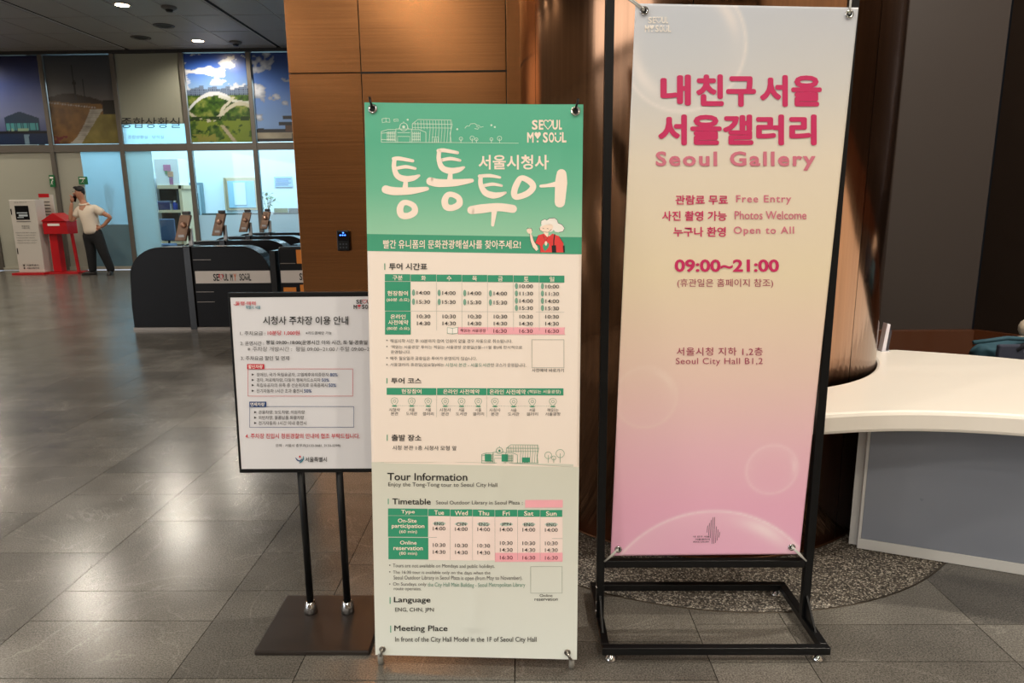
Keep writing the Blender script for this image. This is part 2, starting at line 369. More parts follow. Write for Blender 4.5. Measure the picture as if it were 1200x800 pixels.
def vnoise(U, V, fx, fy, seed=0, octv=4):
    r = np.random.RandomState(seed); out = np.zeros_like(U); amp = .5
    for o in range(octv):
        g = r.rand(int(fy)+3, int(fx)+3); x = U*fx; y = V*fy; xi = x.astype(int); yi = y.astype(int); tx = x-xi; ty = y-yi
        tx = tx*tx*(3-2*tx); ty = ty*ty*(3-2*ty)
        out += amp*((g[yi, xi]*(1-tx)+g[yi, xi+1]*tx)*(1-ty)+(g[yi+1, xi]*(1-tx)+g[yi+1, xi+1]*tx)*ty); amp *= .5; fx *= 2; fy *= 2
    return out
def ramp(t, stops):
    xs = [s[0] for s in stops]; cs = np.array([lin(s[1]) for s in stops])
    return np.stack([np.interp(t, xs, cs[:, i]) for i in range(3)], -1)

# ================================================================== STRUCTURE
CEIL = 4.9; FARY = 16.4; CX, CY, CR = .855, 3.49, .855; RINGR = 1.235
XL, XR, YB = -13.6, 3.3, -14.0
# ---- floor: stone tiles, each its own slab
floor = sroot('floor')
MB().box(XL-.3, 7.5, YB-.2, FARY, -.16, -.022).build('floor_bed', mat('grout', (48, 44, 40), .8), floor)
xs = [-13.6]+[x for x in (-12.3, -11.65, -11.0, -10.35, -9.7, -9.05, -8.4, -7.75, -7.1, -6.45, -5.76, -5.2, -4.6, -3.95, -3.33, -3.02, -2.34, -1.775, -1.11, -.72, -.03, .597, .913, 1.57, 2.2, 2.86, 3.5, 4.1, 4.8, 5.5, 6.2, 7.4)]
Ymarks = [1.905, 2.21, 2.405, 2.703, 3.005, 3.309, 3.6, 3.908, 4.22, 4.41]
tiles = []
for i in range(len(xs)-1):
    x0, x1 = xs[i], xs[i+1]; rr = random.Random(i*13+5)
    if x0 in (-1.775,): ys = [.99, 1.3, 1.905, 2.21, 2.405, 3.005, 3.309, 3.908, 4.22]
    elif x0 == -2.34: ys = [1.1, 1.7, 2.1, 2.703, 3.309, 3.6, 3.908, 4.41]
    elif x0 == -1.11: ys = [1.0, 1.3, 1.905, 2.405, 2.703, 3.309, 3.6, 4.22]
    elif x0 in (.597,): ys = [1.29, 1.6, 1.98, 2.187, 2.6, 3.2, 3.8, 4.4]
    elif x0 in (.913, 1.57): ys = [1.29, 1.6, 1.985, 2.183, 2.6, 3.2, 3.8, 4.4]
    elif x0 in (-.03, -.72): ys = [1.29, 1.6, 1.896, 2.09, 2.6, 3.2, 3.8, 4.4]
    else: ys = [1.0+rr.choice((0, .1, .2)), 1.9, 2.2, 2.8, 3.1, 3.7, 4.0]
    y = ys[-1]; 
    while y < FARY-.3: y += rr.choice((.3, .3, .6, .6, .2)); ys.append(min(y, FARY-.01))
    y = ys[0]; back = []
    while y > YB+.3: y -= rr.choice((.6, .6, .3)); back.append(max(y, YB))
    ys = back[::-1]+ys
    for a, b in zip(ys, ys[1:]):
        if b-a > .05: tiles.append((x0, x1, a, b))
def tile_poly(x0, x1, y0, y1, g=.0016):
    """tile outline with the round pebble bed cut out of it (None when swallowed)"""
    p = [(x0+g, y0+g), (x1-g, y0+g), (x1-g, y1-g), (x0+g, y1-g)]
    ins = [math.hypot(q[0]-CX, q[1]-CY) < RINGR for q in p]
    if all(ins): return None
    dx = max(x0-CX, 0, CX-x1); dy = max(y0-CY, 0, CY-y1)
    if math.hypot(dx, dy) > RINGR+.003: return p
    pts = []
    for k in range(4):
        a, b = Vector(p[k]), Vector(p[(k+1) % 4])
        for j in range(28): pts.append(a+(b-a)*(j/28))
    c = Vector((CX, CY)); q = []
    for t in pts:
        d = t-c
        if d.length < RINGR+.003: d = d.normalized()*(RINGR+.003); t = c+d
        t = Vector((min(max(t.x, x0+g), x1-g), min(max(t.y, y0+g), y1-g)))
        if (t-c).length < RINGR: continue
        if not q or (t-Vector(q[-1])).length > .0015: q.append(tuple(t))
    return q if len(q) >= 3 else None
def inframe(x0, x1, y0, y1):
    for X in (x0, x1):
        for Y in (max(y0, .5), max(y1, .5)):
            px, py = proj((X, Y, 0))
            if -40 < px < 1240 and 240 < py < 840: return True
    return False
vis = [t for t in tiles if t[3] > 1.2 and inframe(*t)]
vis.sort(key=lambda t: (t[1]-t[0])*(t[3]-t[2])/max(.3, t[2])**3, reverse=True)
single = set(vis[:296]); rest = MB()
for t in tiles:
    q = tile_poly(*t)
    if not q: continue
    dz = random.uniform(-.0006, 0)
    if t in single:
        MB().prism(q, -.02, dz, 'z').build('floor_tile', STONE, floor)
    else: rest.prism(q, -.02, dz, 'z')
rest.build('distant_floor_tiles', STONE, floor, kind='stuff')
ring = MB()
ring.lathe(CX, CY, [(CR-.02, -.004), (RINGR-.004, -.004), (RINGR-.004, -.03)], 96); ring.build('pebble_bed', PEBBLE, floor)
MB().lathe(CX, CY, [(RINGR-.005, 0.0), (RINGR-.001, .0005), (RINGR+.002, 0.0), (RINGR+.002, -.02)], 96).build('steel_edging', mat('edging', (70, 62, 52), .4, .6), floor)

# ---- outer shell
wl = sroot('wall_left'); GW0 = mat('grey_wall', (120, 112, 102), .6)
MB().box(XL-.2, XL, YB-.2, -13.7, 0, CEIL+.2).build('wall_piece', GW0, wl); MB().box(XL-.2, XL, -.5, 21, 0, CEIL+.2).build('wall_piece', GW0, wl)
MB().box(XL-.2, XL, -13.7, -.5, 4.0, CEIL+.2).build('wall_piece', GW0, wl); MB().box(XL-.2, XL, -13.7, -.5, 0, .35).build('wall_piece', GW0, wl)
for k in range(9): MB().box(XL-.16, XL-.04, -13.7+k*1.64, -13.64+k*1.64, .35, 4.0).build('mullion', STEEL, wl)  # unseen glazed opening, added to bring in daylight from the side
WDARK = mat('charcoal_panel', (56, 49, 46), .42, coat=.1)
c1 = Vector((3.29, 5.0)); c2 = Vector((1.2, 5.0)); c3 = Vector((6.2, 1.0))
wr = sroot('wall_right')
# recess behind the counter: charcoal wall panels, meeting a dark brown side wall at the corner
pe = [(1.15, 1.78), (1.79, 2.50), (2.51, 3.285)]
for a, b in pe: MB().box(a, b-.006, 5.0, 5.08, .5, CEIL).build('wall_panel', WDARK, wr, bevel=.004)
MB().box(0.2, 3.4, 5.08, 5.2, 0, CEIL).build('wall_backing', BLACKM, wr)
DB = mat('dark_walnut', (30, 22, 17), .35, coat=.2)
d = (c3-c1).normalized(); nrm = Vector((-d.y, d.x))
for k in range(6):
    a = c1+d*(k*.82); b = c1+d*(k*.82+.81)
    MB().prism([tuple(a), tuple(b), tuple(b+nrm*.08), tuple(a+nrm*.08)], .5, CEIL, 'z').build('wall_panel', DB, wr)
WOOD = mat('brown_veneer', (78, 42, 22), .3, coat=.2)
MB().box(.6, 3.29, 4.955, 5.0, 0, .52).build('wainscot', WOOD, wr, bevel=.004)
a = c1+Vector((0, 0)); b = c3
MB().prism([tuple(c1), tuple(c3), tuple(c3-nrm*.045), tuple(c1-nrm*.045)], 0, .52, 'z').build('wainscot', WOOD, wr)
MB().box(6.2, 6.4, YB, 1.2, 0, CEIL+.2).build('wall_side', mat('grey_wall2', (186, 172, 156), .6), wr)
# ---- the copper clad block
bx = sroot('wall_centre')
BY = 4.2; X0 = ony(340, 118, BY).x; xj1 = ony(425, 120, BY).x; xj2 = ony(593, 60, BY).x; zj = ony(510, 84, BY).z
X0 = ony(347, 220, BY).x
g = .0025
for (a, b, z0, z1) in ((X0, xj1, 0, zj), (X0, xj1, zj, CEIL), (xj1, xj2, 0, zj), (xj1, xj2, zj, CEIL), (xj2, .12, 0, CEIL)):
    MB().box(a+g, b-g, BY, BY+.012, z0+g, z1-g).build('copper_panel', COP_BOX, bx, bevel=.0015)
for k in range(3):
    y0 = BY+.014+k*1.3
    for (z0, z1) in ((0, zj), (zj, CEIL)): MB().box(X0, X0+.012, y0+g, y0+1.3-g, z0+g, z1-g).build('copper_panel', COP_BOX, bx)
MB().box(X0+.013, .9, BY+.013, BY+4.0, 0, CEIL).build('block_core', BLACKM, bx)
# dark strip along the joint over the door panel
MB().box(xj1-.004, xj2+.004, BY-.002, BY+.01, zj-.006, zj+.004).build('dark_joint_strip', BLACKM, bx)
# ---- back (behind the viewer): plain solid wall
MB().box(XL, 6.4, YB-.2, YB, 0, CEIL+.2).build('wall_back', mat('grey_wall3', (112, 98, 84), .6), kind='structure')
# ---- ceiling
ce = sroot('ceiling')
CM = mat('ceiling_metal', (150, 145, 138), .5); CJ = mat('ceiling_joint', (215, 208, 198), .5); CDK = mat('ceiling_gap', (20, 18, 17), .9)
MB().box(XL-.2, 7, YB-.2, 21, CEIL+.03, CEIL+.2).build('ceiling_slab', CDK, ce)
cols = []
for a, b in ((-12.25, -8.84), (-8.74, -5.43), (-5.33, -2.0), (-1.9, 1.4), (1.5, 4.0)):
    for k in range(4): cols.append((a+(b-a)*k/4, a+(b-a)*(k+1)/4))
cols.append((-13.55, -12.35))
near = MB()
rows = [YB+i*1.2 for i in range(26)]
for (a, b) in cols:
    for y in rows:
        y1 = min(y+1.2, FARY-.02)
        if y >= FARY-.1: continue
        q = (a+.012, b-.012, y+.012, y1-.012, CEIL+random.uniform(0, .003), CEIL+.010)
        px, py = proj((b, y1, CEIL))
        if y1 > 10.5 and px > -60 and a < -1 and not (a > X0 and y < BY+4): MB().box(*q).build('ceiling_panel', CM, ce)
        else: near.box(*q)
for a, b in ((-12.25, -8.84), (-8.74, -5.43), (-5.33, -2.0)): MB().box(a, b, 9, FARY-.03, CEIL+.012, CEIL+.028).build('joint_liner', CJ, ce)
near.build('unseen_ceiling_panels', CM, ce, kind='stuff')

# ---- far glazed wall
MX = [-13.95, -12.4, -10.81, -9.18, -7.62, -6.10, -4.55, -3.0, -1.45]; TZ = 2.80; TOPZ = 4.83
ALU = mat('anodised_aluminium', (104, 98, 90), .38, .25)
G_CLEAR = glass_mat('clear_glass', (.93, .97, .98)); G_FROST = glass_mat('frosted_glass', (.62, .80, .82), .6, .45, .12)
G_FROST2 = glass_mat('dark_frosted_glass', (.25, .36, .38), .8, .5, .12); G_BEIGE = glass_mat('beige_film_glass', (.46, .45, .37), .97, .92, .15)
G_HAZE = glass_mat('hazed_glass', (.74, .90, .95), .30, .25, .06); G_WHITEBAND = glass_mat('white_film_glass', (.74, .90, .95), .75, .45, .1)
wf = sroot('window_1')
for i, x in enumerate(MX):
    if x < -13.6 or x > -2: continue
    MB().box(x-.05, x+.05, FARY-.06, FARY+.06, 0, TOPZ).build('mullion', ALU, wf, bevel=.008)
MB().box(XL, 0, FARY-.05, FARY+.06, TZ-.09, TZ+.07).build('transom', ALU, wf)
MB().box(XL, 0, FARY-.07, FARY+.08, TOPZ, CEIL+.02).build('head_rail', mat('dark_rail', (40, 38, 36), .5), wf)
MB().box(XL, 0, FARY-.05, FARY+.05, 0, .07).build('sill_rail', mat('pale_sill', (170, 165, 150), .4), wf)
def pane(i, m, z0, z1, a=0., b=1., y=FARY):
    x0 = MX[i]+.05; x1 = MX[i+1]-.05; w_ = x1-x0
    MB().box(x0+w_*a+.003, x0+w_*b-.003, y-.006, y+.006, z0, z1).build('glass_pane', m, wf)
LOW = .07
pane(0, G_BEIGE, LOW, TZ-.09); pane(1, G_BEIGE, LOW, TZ-.09)
pane(2, G_HAZE, 1.05, TZ-.09, .38, 1.); pane(2, G_BEIGE, .07, TZ-.09, 0, .38); pane(2, G_FROST2, LOW, 1.05, .38, 1.)
pane(3, G_FROST, LOW, TZ-.09, 0, .42, FARY-.02); pane(3, G_CLEAR, LOW, TZ-.09, .42, 1.)
for i in (4, 5, 6, 7): pane(i, G_CLEAR, 1.25, TZ-.09); pane(i, G_WHITEBAND, LOW, 1.25)
pane(3, glass_mat('olive_film_glass', (.34, .34, .27), .97, .95, .12), 3.31, TOPZ); pane(3, G_HAZE, TZ+.07, 3.31)

# ---- office behind the glass
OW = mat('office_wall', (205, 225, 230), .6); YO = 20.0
ob = sroot('wall_office')
MB().box(XL, 0, YO, YO+.15, 0, CEIL).build('office_back_wall', OW, ob)
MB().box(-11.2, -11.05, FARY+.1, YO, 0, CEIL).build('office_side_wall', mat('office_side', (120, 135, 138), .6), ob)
MB().box(-.3, -.1, FARY+.1, YO, 0, CEIL).build('office_end_wall', OW, ob)
def face(name, m, p0, p1, Y, dpt, parent=None, bevel=0., **k):
    a = ony(p0[0], p0[1], Y); b = ony(p1[0], p1[1], Y)
    return MB().box(min(a.x, b.x), max(a.x, b.x), Y, Y+dpt, min(a.z, b.z), max(a.z, b.z)).build(name, m, parent, bevel, **k)
dg = ony(216, 214, YO); d2 = ony(246, 300, YO)
dr = sroot('door_1'); GREYD = mat('grey_blue_door', (110, 140, 150), .5)
MB().box(dg.x, d2.x, YO-.06, YO, 0, dg.z).build('door_frame', GREYD, dr, .01)
xm = (dg.x+d2.x)/2
for a, b in ((dg.x+.08, xm-.02), (xm+.02, d2.x-.08)):
    MB().box(a, b, YO-.09, YO-.06, .02, dg.z-.08).build('door_leaf', mat('door_leaf', (150, 180, 188), .45), dr, .006); lv = dr.children[-1]
    MB().box(a+.12, b-.12, YO-.095, YO-.09, 1.1, dg.z-.3).build('door_glass', mat('door_glass', (70, 120, 140), .2), lv)
MB().box(xm+.04, xm+.07, YO-.15, YO-.09, 1.0, 1.2).build('door_handle', CHROME, lv)

# cabinet with open shelf seen through the glass
cab = thing('storage_cabinet', (ony(205, 300, 18.2).x, 18.2, 0), 'tall pale cabinet with an open shelf bay behind the lobby glass', 'cabinet')
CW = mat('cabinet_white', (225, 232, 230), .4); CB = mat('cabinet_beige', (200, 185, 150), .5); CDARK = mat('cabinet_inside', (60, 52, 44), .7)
face('upper_door', CW, (180, 186), (211, 217), 18.2, .5, cab, .005)
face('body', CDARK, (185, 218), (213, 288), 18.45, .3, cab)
face('side_panel', CW, (178, 209), (185, 290), 18.15, .55, cab, .004)
face('side_panel', CB, (212, 217), (216, 290), 18.15, .55, cab, .004)
face('top_panel', CB, (184, 217), (215, 221), 18.15, .55, cab)
face('shelf', CB, (185, 246), (213, 249), 18.17, .4, cab); face('shelf', CB, (185, 283), (213, 286), 18.17, .4, cab)
for i, (x0, y0, x1, y1, c) in enumerate(((191, 193, 200, 200, (190, 130, 160)), (196, 201, 203, 207, (200, 160, 130)), (198, 208, 203, 216, (170, 120, 150)), (193, 200, 196, 204, (120, 150, 110)))):
    face('paper_note', mat('note%d' % i, c, .6), (x0, y0), (x1, y1), 18.185, .012, cab)
face('handle', BLACK, (179.5, 226), (180.5, 240), 18.1, .04, cab)
a = ony(196, 246, 18.2)
bt = thing('water_bottle', (ony(206, 246, 18.3).x, 18.3, a.z), 'blue plastic bottle on the cabinet shelf behind the glass', 'bottle')
L0 = wloc(bt); MB().lathe(L0.x, L0.y, [(0, L0.z), (.06, L0.z), (.06, L0.z+.16), (.03, L0.z+.2)], 12).build('bottle_body', mat('bottle_blue', (40, 70, 170), .2), bt)
MB().lathe(L0.x, L0.y, [(.032, L0.z+.2), (.032, L0.z+.24), (0, L0.z+.24)], 12).build('cap', WHITE, bt)
bb = thing('document_box', (ony(196, 246, 18.25).x, 18.25, a.z), 'pale document box beside the blue bottle on the shelf', 'box')
L0 = wloc(bb); MB().box(L0.x-.22, L0.x+.10, 18.22, 18.42, L0.z, L0.z+.22, .01).build('box_body', mat('box_white', (200, 210, 220), .5), bb); MB().box(L0.x-.23, L0.x+.11, 18.21, 18.43, L0.z+.16, L0.z+.24).build('lid', mat('box_grey', (120, 130, 150), .5), bb)
bk = thing('blue_cushion', (ony(190, 247, 18.2).x, 18.2, a.z), 'dark blue folded cushion lying on the cabinet shelf', 'cushion'); L0 = wloc(bk)
MB().box(L0.x-.1, L0.x+.22, 18.18, 18.215, L0.z+.0, L0.z+.2, .015).build('cushion_pad', mat('navy_cloth', (38, 44, 84), .8), bk)
# office chair in the cabinet bay, worktop band, window frame board, notice, plant, counter screens
ch = thing('office_chair', (ony(193, 285, 17.6).x, 17.6, 0), 'blue grey office chair seen through the glass in front of the cabinet', 'chair'); L0 = wloc(ch)
BC = mat('chair_fabric', (70, 88, 112), .8)
MB().box(L0.x-.22, L0.x+.22, 17.4, 17.82, .45, .53, .03).build('seat', BC, ch); MB().box(L0.x-.2, L0.x+.2, 17.80, 17.86, .6, 1.15, .03).build('backrest', BC, ch)
MB().tube([(L0.x, 17.6, .06), (L0.x, 17.6, .45)], .03).build('gas_column', BLACK, ch)
for k in range(5): MB().bar((L0.x, 17.6, .08), (L0.x+.3*cos(k*1.257), 17.6+.3*sin(k*1.257), .05), .04).build('leg', BLACK, ch)
MB().bar((L0.x, 17.83, .48), (L0.x, 17.85, .7), .05, .02).build('back_bar', BLACK, ch)
wk = thing('office_counter', (-6, 18.9, 0), 'long low office counter with a dark top rail behind the lobby glass', 'counter')
p = ony(222, 244, 18.9); q = ony(345, 252, 18.9)
MB().box(-8.6, -2.5, 18.9, 19.3, 0, q.z, .01).build('counter_front', mat('counter_pale', (190, 215, 220), .5), wk)
MB().box(-8.62, -2.5, 18.86, 19.34, q.z, q.z+.07).build('worktop', mat('counter_edge', (70, 92, 90), .5), wk)
for i, (a_, b_) in enumerate(((321, 337), (338, 350))):
    s_ = face('desk_screen', mat('screen_olive' if i == 0 else 'screen_grey', (140, 150, 110) if i == 0 else (100, 110, 110), .6), (a_, 244), (b_, 249), 18.95, .06)
    s_.location.z += 0
    tag(s_, ('olive' if i == 0 else 'grey') + ' low desk screen standing on the office counter', 'screen')
wb_ = thing('framed_mirror_board', (ony(283, 240, YO-.1).x, YO-.1, ony(283, 240, YO-.1).z), 'beige framed board on the office back wall', 'board')
face('frame', mat('beige_frame', (190, 175, 145), .5), (261, 208), (302, 246), YO-.05, .05, wb_, .01)
face('panel_glass', mat('board_face', (150, 195, 215), .3), (266, 212), (300, 243), YO-.07, .02, wb_); face('side_post', mat('beige_frame2', (170, 160, 130), .5), (261, 208), (266, 246), YO-.12, .06, wb_)
face('inner_panel', mat('board_face2', (200, 225, 232), .3), (273, 214), (289, 240), YO-.085, .015, wb_)
nt_ = thing('wall_notice', (ony(331, 214, YO).x, YO-.02, ony(331, 214, YO).z), 'small pale blue notice on the office wall at right', 'notice')
face('sheet', mat('notice_blue', (150, 185, 220), .5), (321, 207), (343, 219), YO-.03, .02, nt_)
for k in range(4): face('text_line', mat('notice_ink', (90, 120, 160), .5), (323, 209.3+k*2.3), (341-k % 2*3, 210.1+k*2.3), YO-.034, .003, nt_)
# potted plant
pl = thing('potted_plant', (ony(314, 246, 18.7).x, 18.7, 0), 'small leafy potted plant behind the glass above the gates', 'plant'); L0 = wloc(pl); zt = ony(314, 247, 18.7).z
MB().box(L0.x-.18, L0.x+.18, 18.55, 18.84, 0, zt-.3, .01).build('stand', CW, pl)
MB().lathe(L0.x, L0.y, [(0, zt-.3), (.1, zt-.3), (.14, zt-.02), (.12, zt-.02), (0, zt-.05)], 14).build('pot', mat('pot', (190, 190, 185), .5), pl)
rr = random.Random(3); lf = MB()
for k in range(46):
    an = rr.uniform(0, 2*pi); r_ = rr.uniform(.02, .34); h = zt+rr.uniform(.05, .5); c = Vector((L0.x+r_*cos(an), L0.y+r_*sin(an)*.7, h)); u = Vector((cos(an), sin(an), rr.uniform(-.5, .6))).normalized()*.1; s_ = Vector((-sin(an), cos(an), 0))*.035
    lf.add([c-u, c+s_, c+u, c-s_], [(0, 1, 2, 3)])
lf.build('foliage', mat('leaf', (70, 130, 80), .5), pl, kind='stuff')
st = MB()
for k in range(6): st.tube([(L0.x, L0.y, zt-.05), (L0.x+rr.uniform(-.15, .15), L0.y+rr.uniform(-.1, .1), zt+.35)], .006, 5)
st.build('stems', mat('stem', (60, 90, 50), .6), pl)
# intercom phone seen behind the door glass
ic = thing('wall_intercom', (ony(126, 225, 16.9).x, 16.9, ony(126, 225, 16.9).z), 'grey intercom box beside the standing man, behind glass', 'intercom'); 
face('housing', mat('intercom_grey', (130, 140, 140), .5), (123, 218), (130, 234), 16.9, .08, ic, .01); face('handset', mat('intercom_dark', (80, 88, 90), .5), (130.5, 220), (133, 231), 16.88, .08, ic, .01)
face('mounting_plate', mat('intercom_plate', (150, 165, 168), .5), (121, 216), (134, 243), 16.98, .02, ic)
MB().box(ony(126, 225, 17.).x-.04, ony(126, 225, 17.).x+.04, 17.0, 17.05, 0, ony(126, 240, 17.).z).build('support_post', STEEL, ic)
# green emergency signs on the glass
def green_sign(x0, y0, x1, y1, lab):
    a = ony(x0, y0, FARY-.09); b = ony(x1, y1, FARY-.09); t = thing('emergency_sign', ((a.x+b.x)/2, FARY-.09, (a.z+b.z)/2), lab, 'sign', 'green emergency signs on the glass')
    MB().box(a.x, b.x, FARY-.09, FARY-.045, b.z, a.z).build('plate', mat('sign_green', (20, 110, 60), .5), t); pl_ = t.children[-1]
    w_ = b.x-a.x; h = a.z-b.z
    MB().box(a.x+w_*.15, a.x+w_*.85, FARY-.094, FARY-.09, b.z+h*.70, b.z+h*.85).build('white_band', WHITE, pl_)
    m = MB(); cx = (a.x+b.x)/2; cz = b.z+h*.4   # running figure
    m.ball((cx+.02, FARY-.094, cz+h*.16), h*.06, .003, h*.06, 8, 5); m.bar((cx, FARY-.094, cz+h*.1), (cx-w_*.05, FARY-.094, cz-h*.05), h*.07, .004)
    m.bar((cx-w_*.05, FARY-.094, cz-h*.05), (cx+w_*.15, FARY-.094, cz-h*.2), h*.05, .004); m.bar((cx-w_*.05, FARY-.094, cz-h*.05), (cx-w_*.25, FARY-.094, cz-h*.2), h*.05, .004)
    m.bar((cx, FARY-.094, cz+h*.08), (cx+w_*.2, FARY-.094, cz), h*.04, .004); m.build('running_figure', WHITE, pl_)
green_sign(57, 205, 64.5, 219, 'upright green emergency exit sign above the red box')
green_sign(91.5, 207, 102, 216, 'wide green emergency exit sign above the head of the man')

# ---- photographs on the upper glass
def mural(i, fn, name, lab, nu=70, nv=100):
    x0 = MX[i]+.06; x1 = MX[i+1]-.06; Y = FARY-.02; z0 = TZ+.09; z1 = TOPZ-.02
    s = Surf((x0, Y, z1), (x1, Y, z1), (x0, Y, z0), (x1, Y, z0)); f0 = fn; fn = lambda U, V: f0(U, V)*(.62 if f0 is m_park else .8)
    return colour_grid(name, s, fn, nu, nv, PHOTO, thick=.006, label=lab, category='picture', group='photographs on the upper glass'), s
def put(c, mask, col): 
    c[mask] = lin(col) if not isinstance(col, np.ndarray) else col[mask]
def m_dusk(U, V):
    n = vnoise(U, V, 5, 5, 1); c = ramp(V+.05*n, [(.1, (60, 70, 120)), (.35, (120, 130, 170)), (.7, (62, 82, 150)), (1, (14, 22, 74))])
    put(c, V < .14, (18, 42, 78)); put(c, (V < .12) & (abs(U-.66) < .03+.03*n), (120, 150, 170)); 
    roof = .30+.08*(1-abs(U-.6)/.3); put(c, (V > .14) & (V < roof) & (abs(U-.62) < .27), (36, 60, 86))
    put(c, (V > .16) & (V < .25) & (abs(U-.62) < .25) & ((U*40) % 1 > .18), (80, 160, 165)); put(c, (V > .145) & (V < .19) & (U > .36) & (U < .75) & (n > .45), (150, 180, 150))
    put(c, (V < .155) & (V > .125), (14, 20, 30)); return c
def m_tower(U, V):
    n = vnoise(U, V, 6, 8, 2); c = ramp(V, [(.4, (120, 112, 108)), (.7, (88, 92, 98)), (1, (62, 68, 76))])
    hill = .50+.05*np.sin(U*5)+.05*n-.12*(U > .78)*0; put(c, V < hill, (48, 34, 28)); 
    put(c, (V < .47-.05*U+.04*n) & (U < .8), ramp(n, [(.2, (96, 64, 30)), (.5, (140, 100, 48)), (.8, (84, 60, 34))]))
    put(c, (abs(V-(.475-.09*U)) < .008) & ((U*25) % 1 < .6) & (U < .72), (180, 170, 160))
    edge = .30+.55*(V/.40)**1.2; lo = .28+.10*(V/.4)
    wallm = (V < .40) & (U < .42+.40*(V/.40)) & (U > .20+.42*(V/.40)**.6)
    put(c, wallm, ramp(n+.15*((V*60) % 1), [(.2, (120, 112, 100)), (.6, (190, 184, 170)), (.9, (150, 142, 128))]))
    put(c, (V < .34) & (U >= .42+.40*(V/.40)), ramp(n, [(.2, (110, 98, 40)), (.8, (160, 144, 70))]))
    put(c, (V > .33) & (V < .50) & (U > .82), (26, 22, 18))
    for u0, lo_, hi, w_ in ((.42, .5, .9, .008), (.56, .48, .74, .006)): put(c, (abs(U-u0) < w_) & (V > lo_) & (V < hi), (30, 30, 38))
    put(c, (abs(U-.42) < .03*(1-abs(V-.69)/.05)) & (abs(V-.69) < .05), (30, 30, 38)); put(c, (abs(U-.42) < .015) & (V > .5) & (V < .72), (40, 38, 44))
    put(c, (V < .10) & (U < .22) & (n > .42), (110, 40, 40)); return c
def m_park(U, V):
    n = vnoise(U, V, 5, 9, 3); n2 = vnoise(U, V, 14, 22, 4); c = ramp(V, [(.6, (150, 190, 235)), (.8, (70, 120, 215)), (1, (40, 78, 180))])
    cl = vnoise(U, V, 4, 10, 8)+.25*np.exp(-((U-.6)/.35)**2-((V-.9)/.1)**2)+.15*np.exp(-((V-.68)/.04)**2)
    put(c, cl > .60, ramp(cl, [(.6, (200, 210, 228)), (.72, (246, 246, 248))]))
    bh = .60+.05*(np.floor(U*14)*7.3 % 1); put(c, (V < bh), (120, 138, 165)); put(c, (V < bh) & ((U*42) % 1 < .4) & ((V*60) % 1 < .5), (70, 84, 110))
    put(c, V < .54, ramp(n2, [(.25, (28, 60, 22)), (.5, (78, 112, 36)), (.75, (150, 160, 80))]))
    put(c, (abs(V-(.555-.9*(U-.45)**2)) < .022*(1.1-abs(U-.42))) & (U < .8), (226, 230, 235)); put(c, (abs(V-(.50+.05*np.sin(U*5))) < .018) & (U > .5), (215, 218, 210))
    put(c, (abs(V-(.34-.10*np.sin(U*5.5))) < .022), (205, 200, 178)); put(c, (abs(U-.66-.12*np.sin(V*14)) < .03) & (V < .52) & (V > .3), (210, 206, 186))
    put(c, (V < .27) & (n > .40), (128, 148, 52)); put(c, (V < .20) & (abs(U-.72+V) < .035), (190, 180, 150)); put(c, (V < .30) & (V > .24) & (n2 > .5), (40, 64, 24)); put(c, (V < .1) & (U < .4) & (n2 > .45), (150, 150, 70)); return c
def m_palace(U, V):
    n = vnoise(U, V, 4, 7, 5); c = ramp(V, [(.2, (130, 165, 215)), (.6, (70, 115, 190)), (1, (28, 58, 130))])
    cl = n+.22*np.exp(-((U-.45)/.4)**2-((V-.52)/.16)**2); put(c, cl > .56, ramp(cl, [(.56, (130, 140, 160)), (.75, (225, 228, 234))]))
    put(c, (V < .13+.04*n) & (U < .9), (50, 50, 52)); put(c, (V < .11) & (V > .03), ramp(n, [(.2, (150, 140, 120)), (.8, (196, 186, 162))])); put(c, V < .04, (52, 48, 44))
    for cv, w_, u0 in ((.20, .28, .36), (.27, .2, .44)):
        put(c, (abs(V-cv-.10*(U-u0-.26)**2) < .022) & (U > u0) & (U < u0+2*w_), (44, 44, 46)); 
    put(c, (V > .11) & (V < .19) & (U > .46) & (U < .88), (92, 66, 50)); put(c, (V < .1) & (V > .03) & (abs(U-.62) < .05), (30, 26, 24)); return c
mural(1, m_dusk, 'photo_panel', 'photo print of a glass waterside hall at blue dusk, leftmost on the upper glass')
mural(2, m_tower, 'photo_panel', 'photo print of a hilltop tower above a stone city wall')
mural(4, m_park, 'photo_panel', 'photo print of a green park with white curved roofs under blue sky')
mural(5, m_palace, 'photo_panel', 'photo print of clouds over a tiled palace gate, next to the copper block')
# lettering of the control room
x0 = MX[3]+.06; x1 = MX[4]-.06; ts = Surf((x0, FARY-.03, TOPZ), (x1, FARY-.03, TOPZ), (x0, FARY-.03, TZ), (x1, FARY-.03, TZ))
t = thing('glass_lettering', ((x0+x1)/2, FARY-.03, 3.2), 'dark Korean room lettering on the glass above the office door', 'lettering')
pn = Pen(ts); pn.text('a', '종합상황실', 142, 137.5, 211, 150, .0, .006); pn.text('b', '종합상황실 · 당직실', 150, 158.5, 192, 162.5, .0, .006)
pn.build(t, {'a': ('room_name', INK, None), 'b': ('small_line', GREYINK, None)})

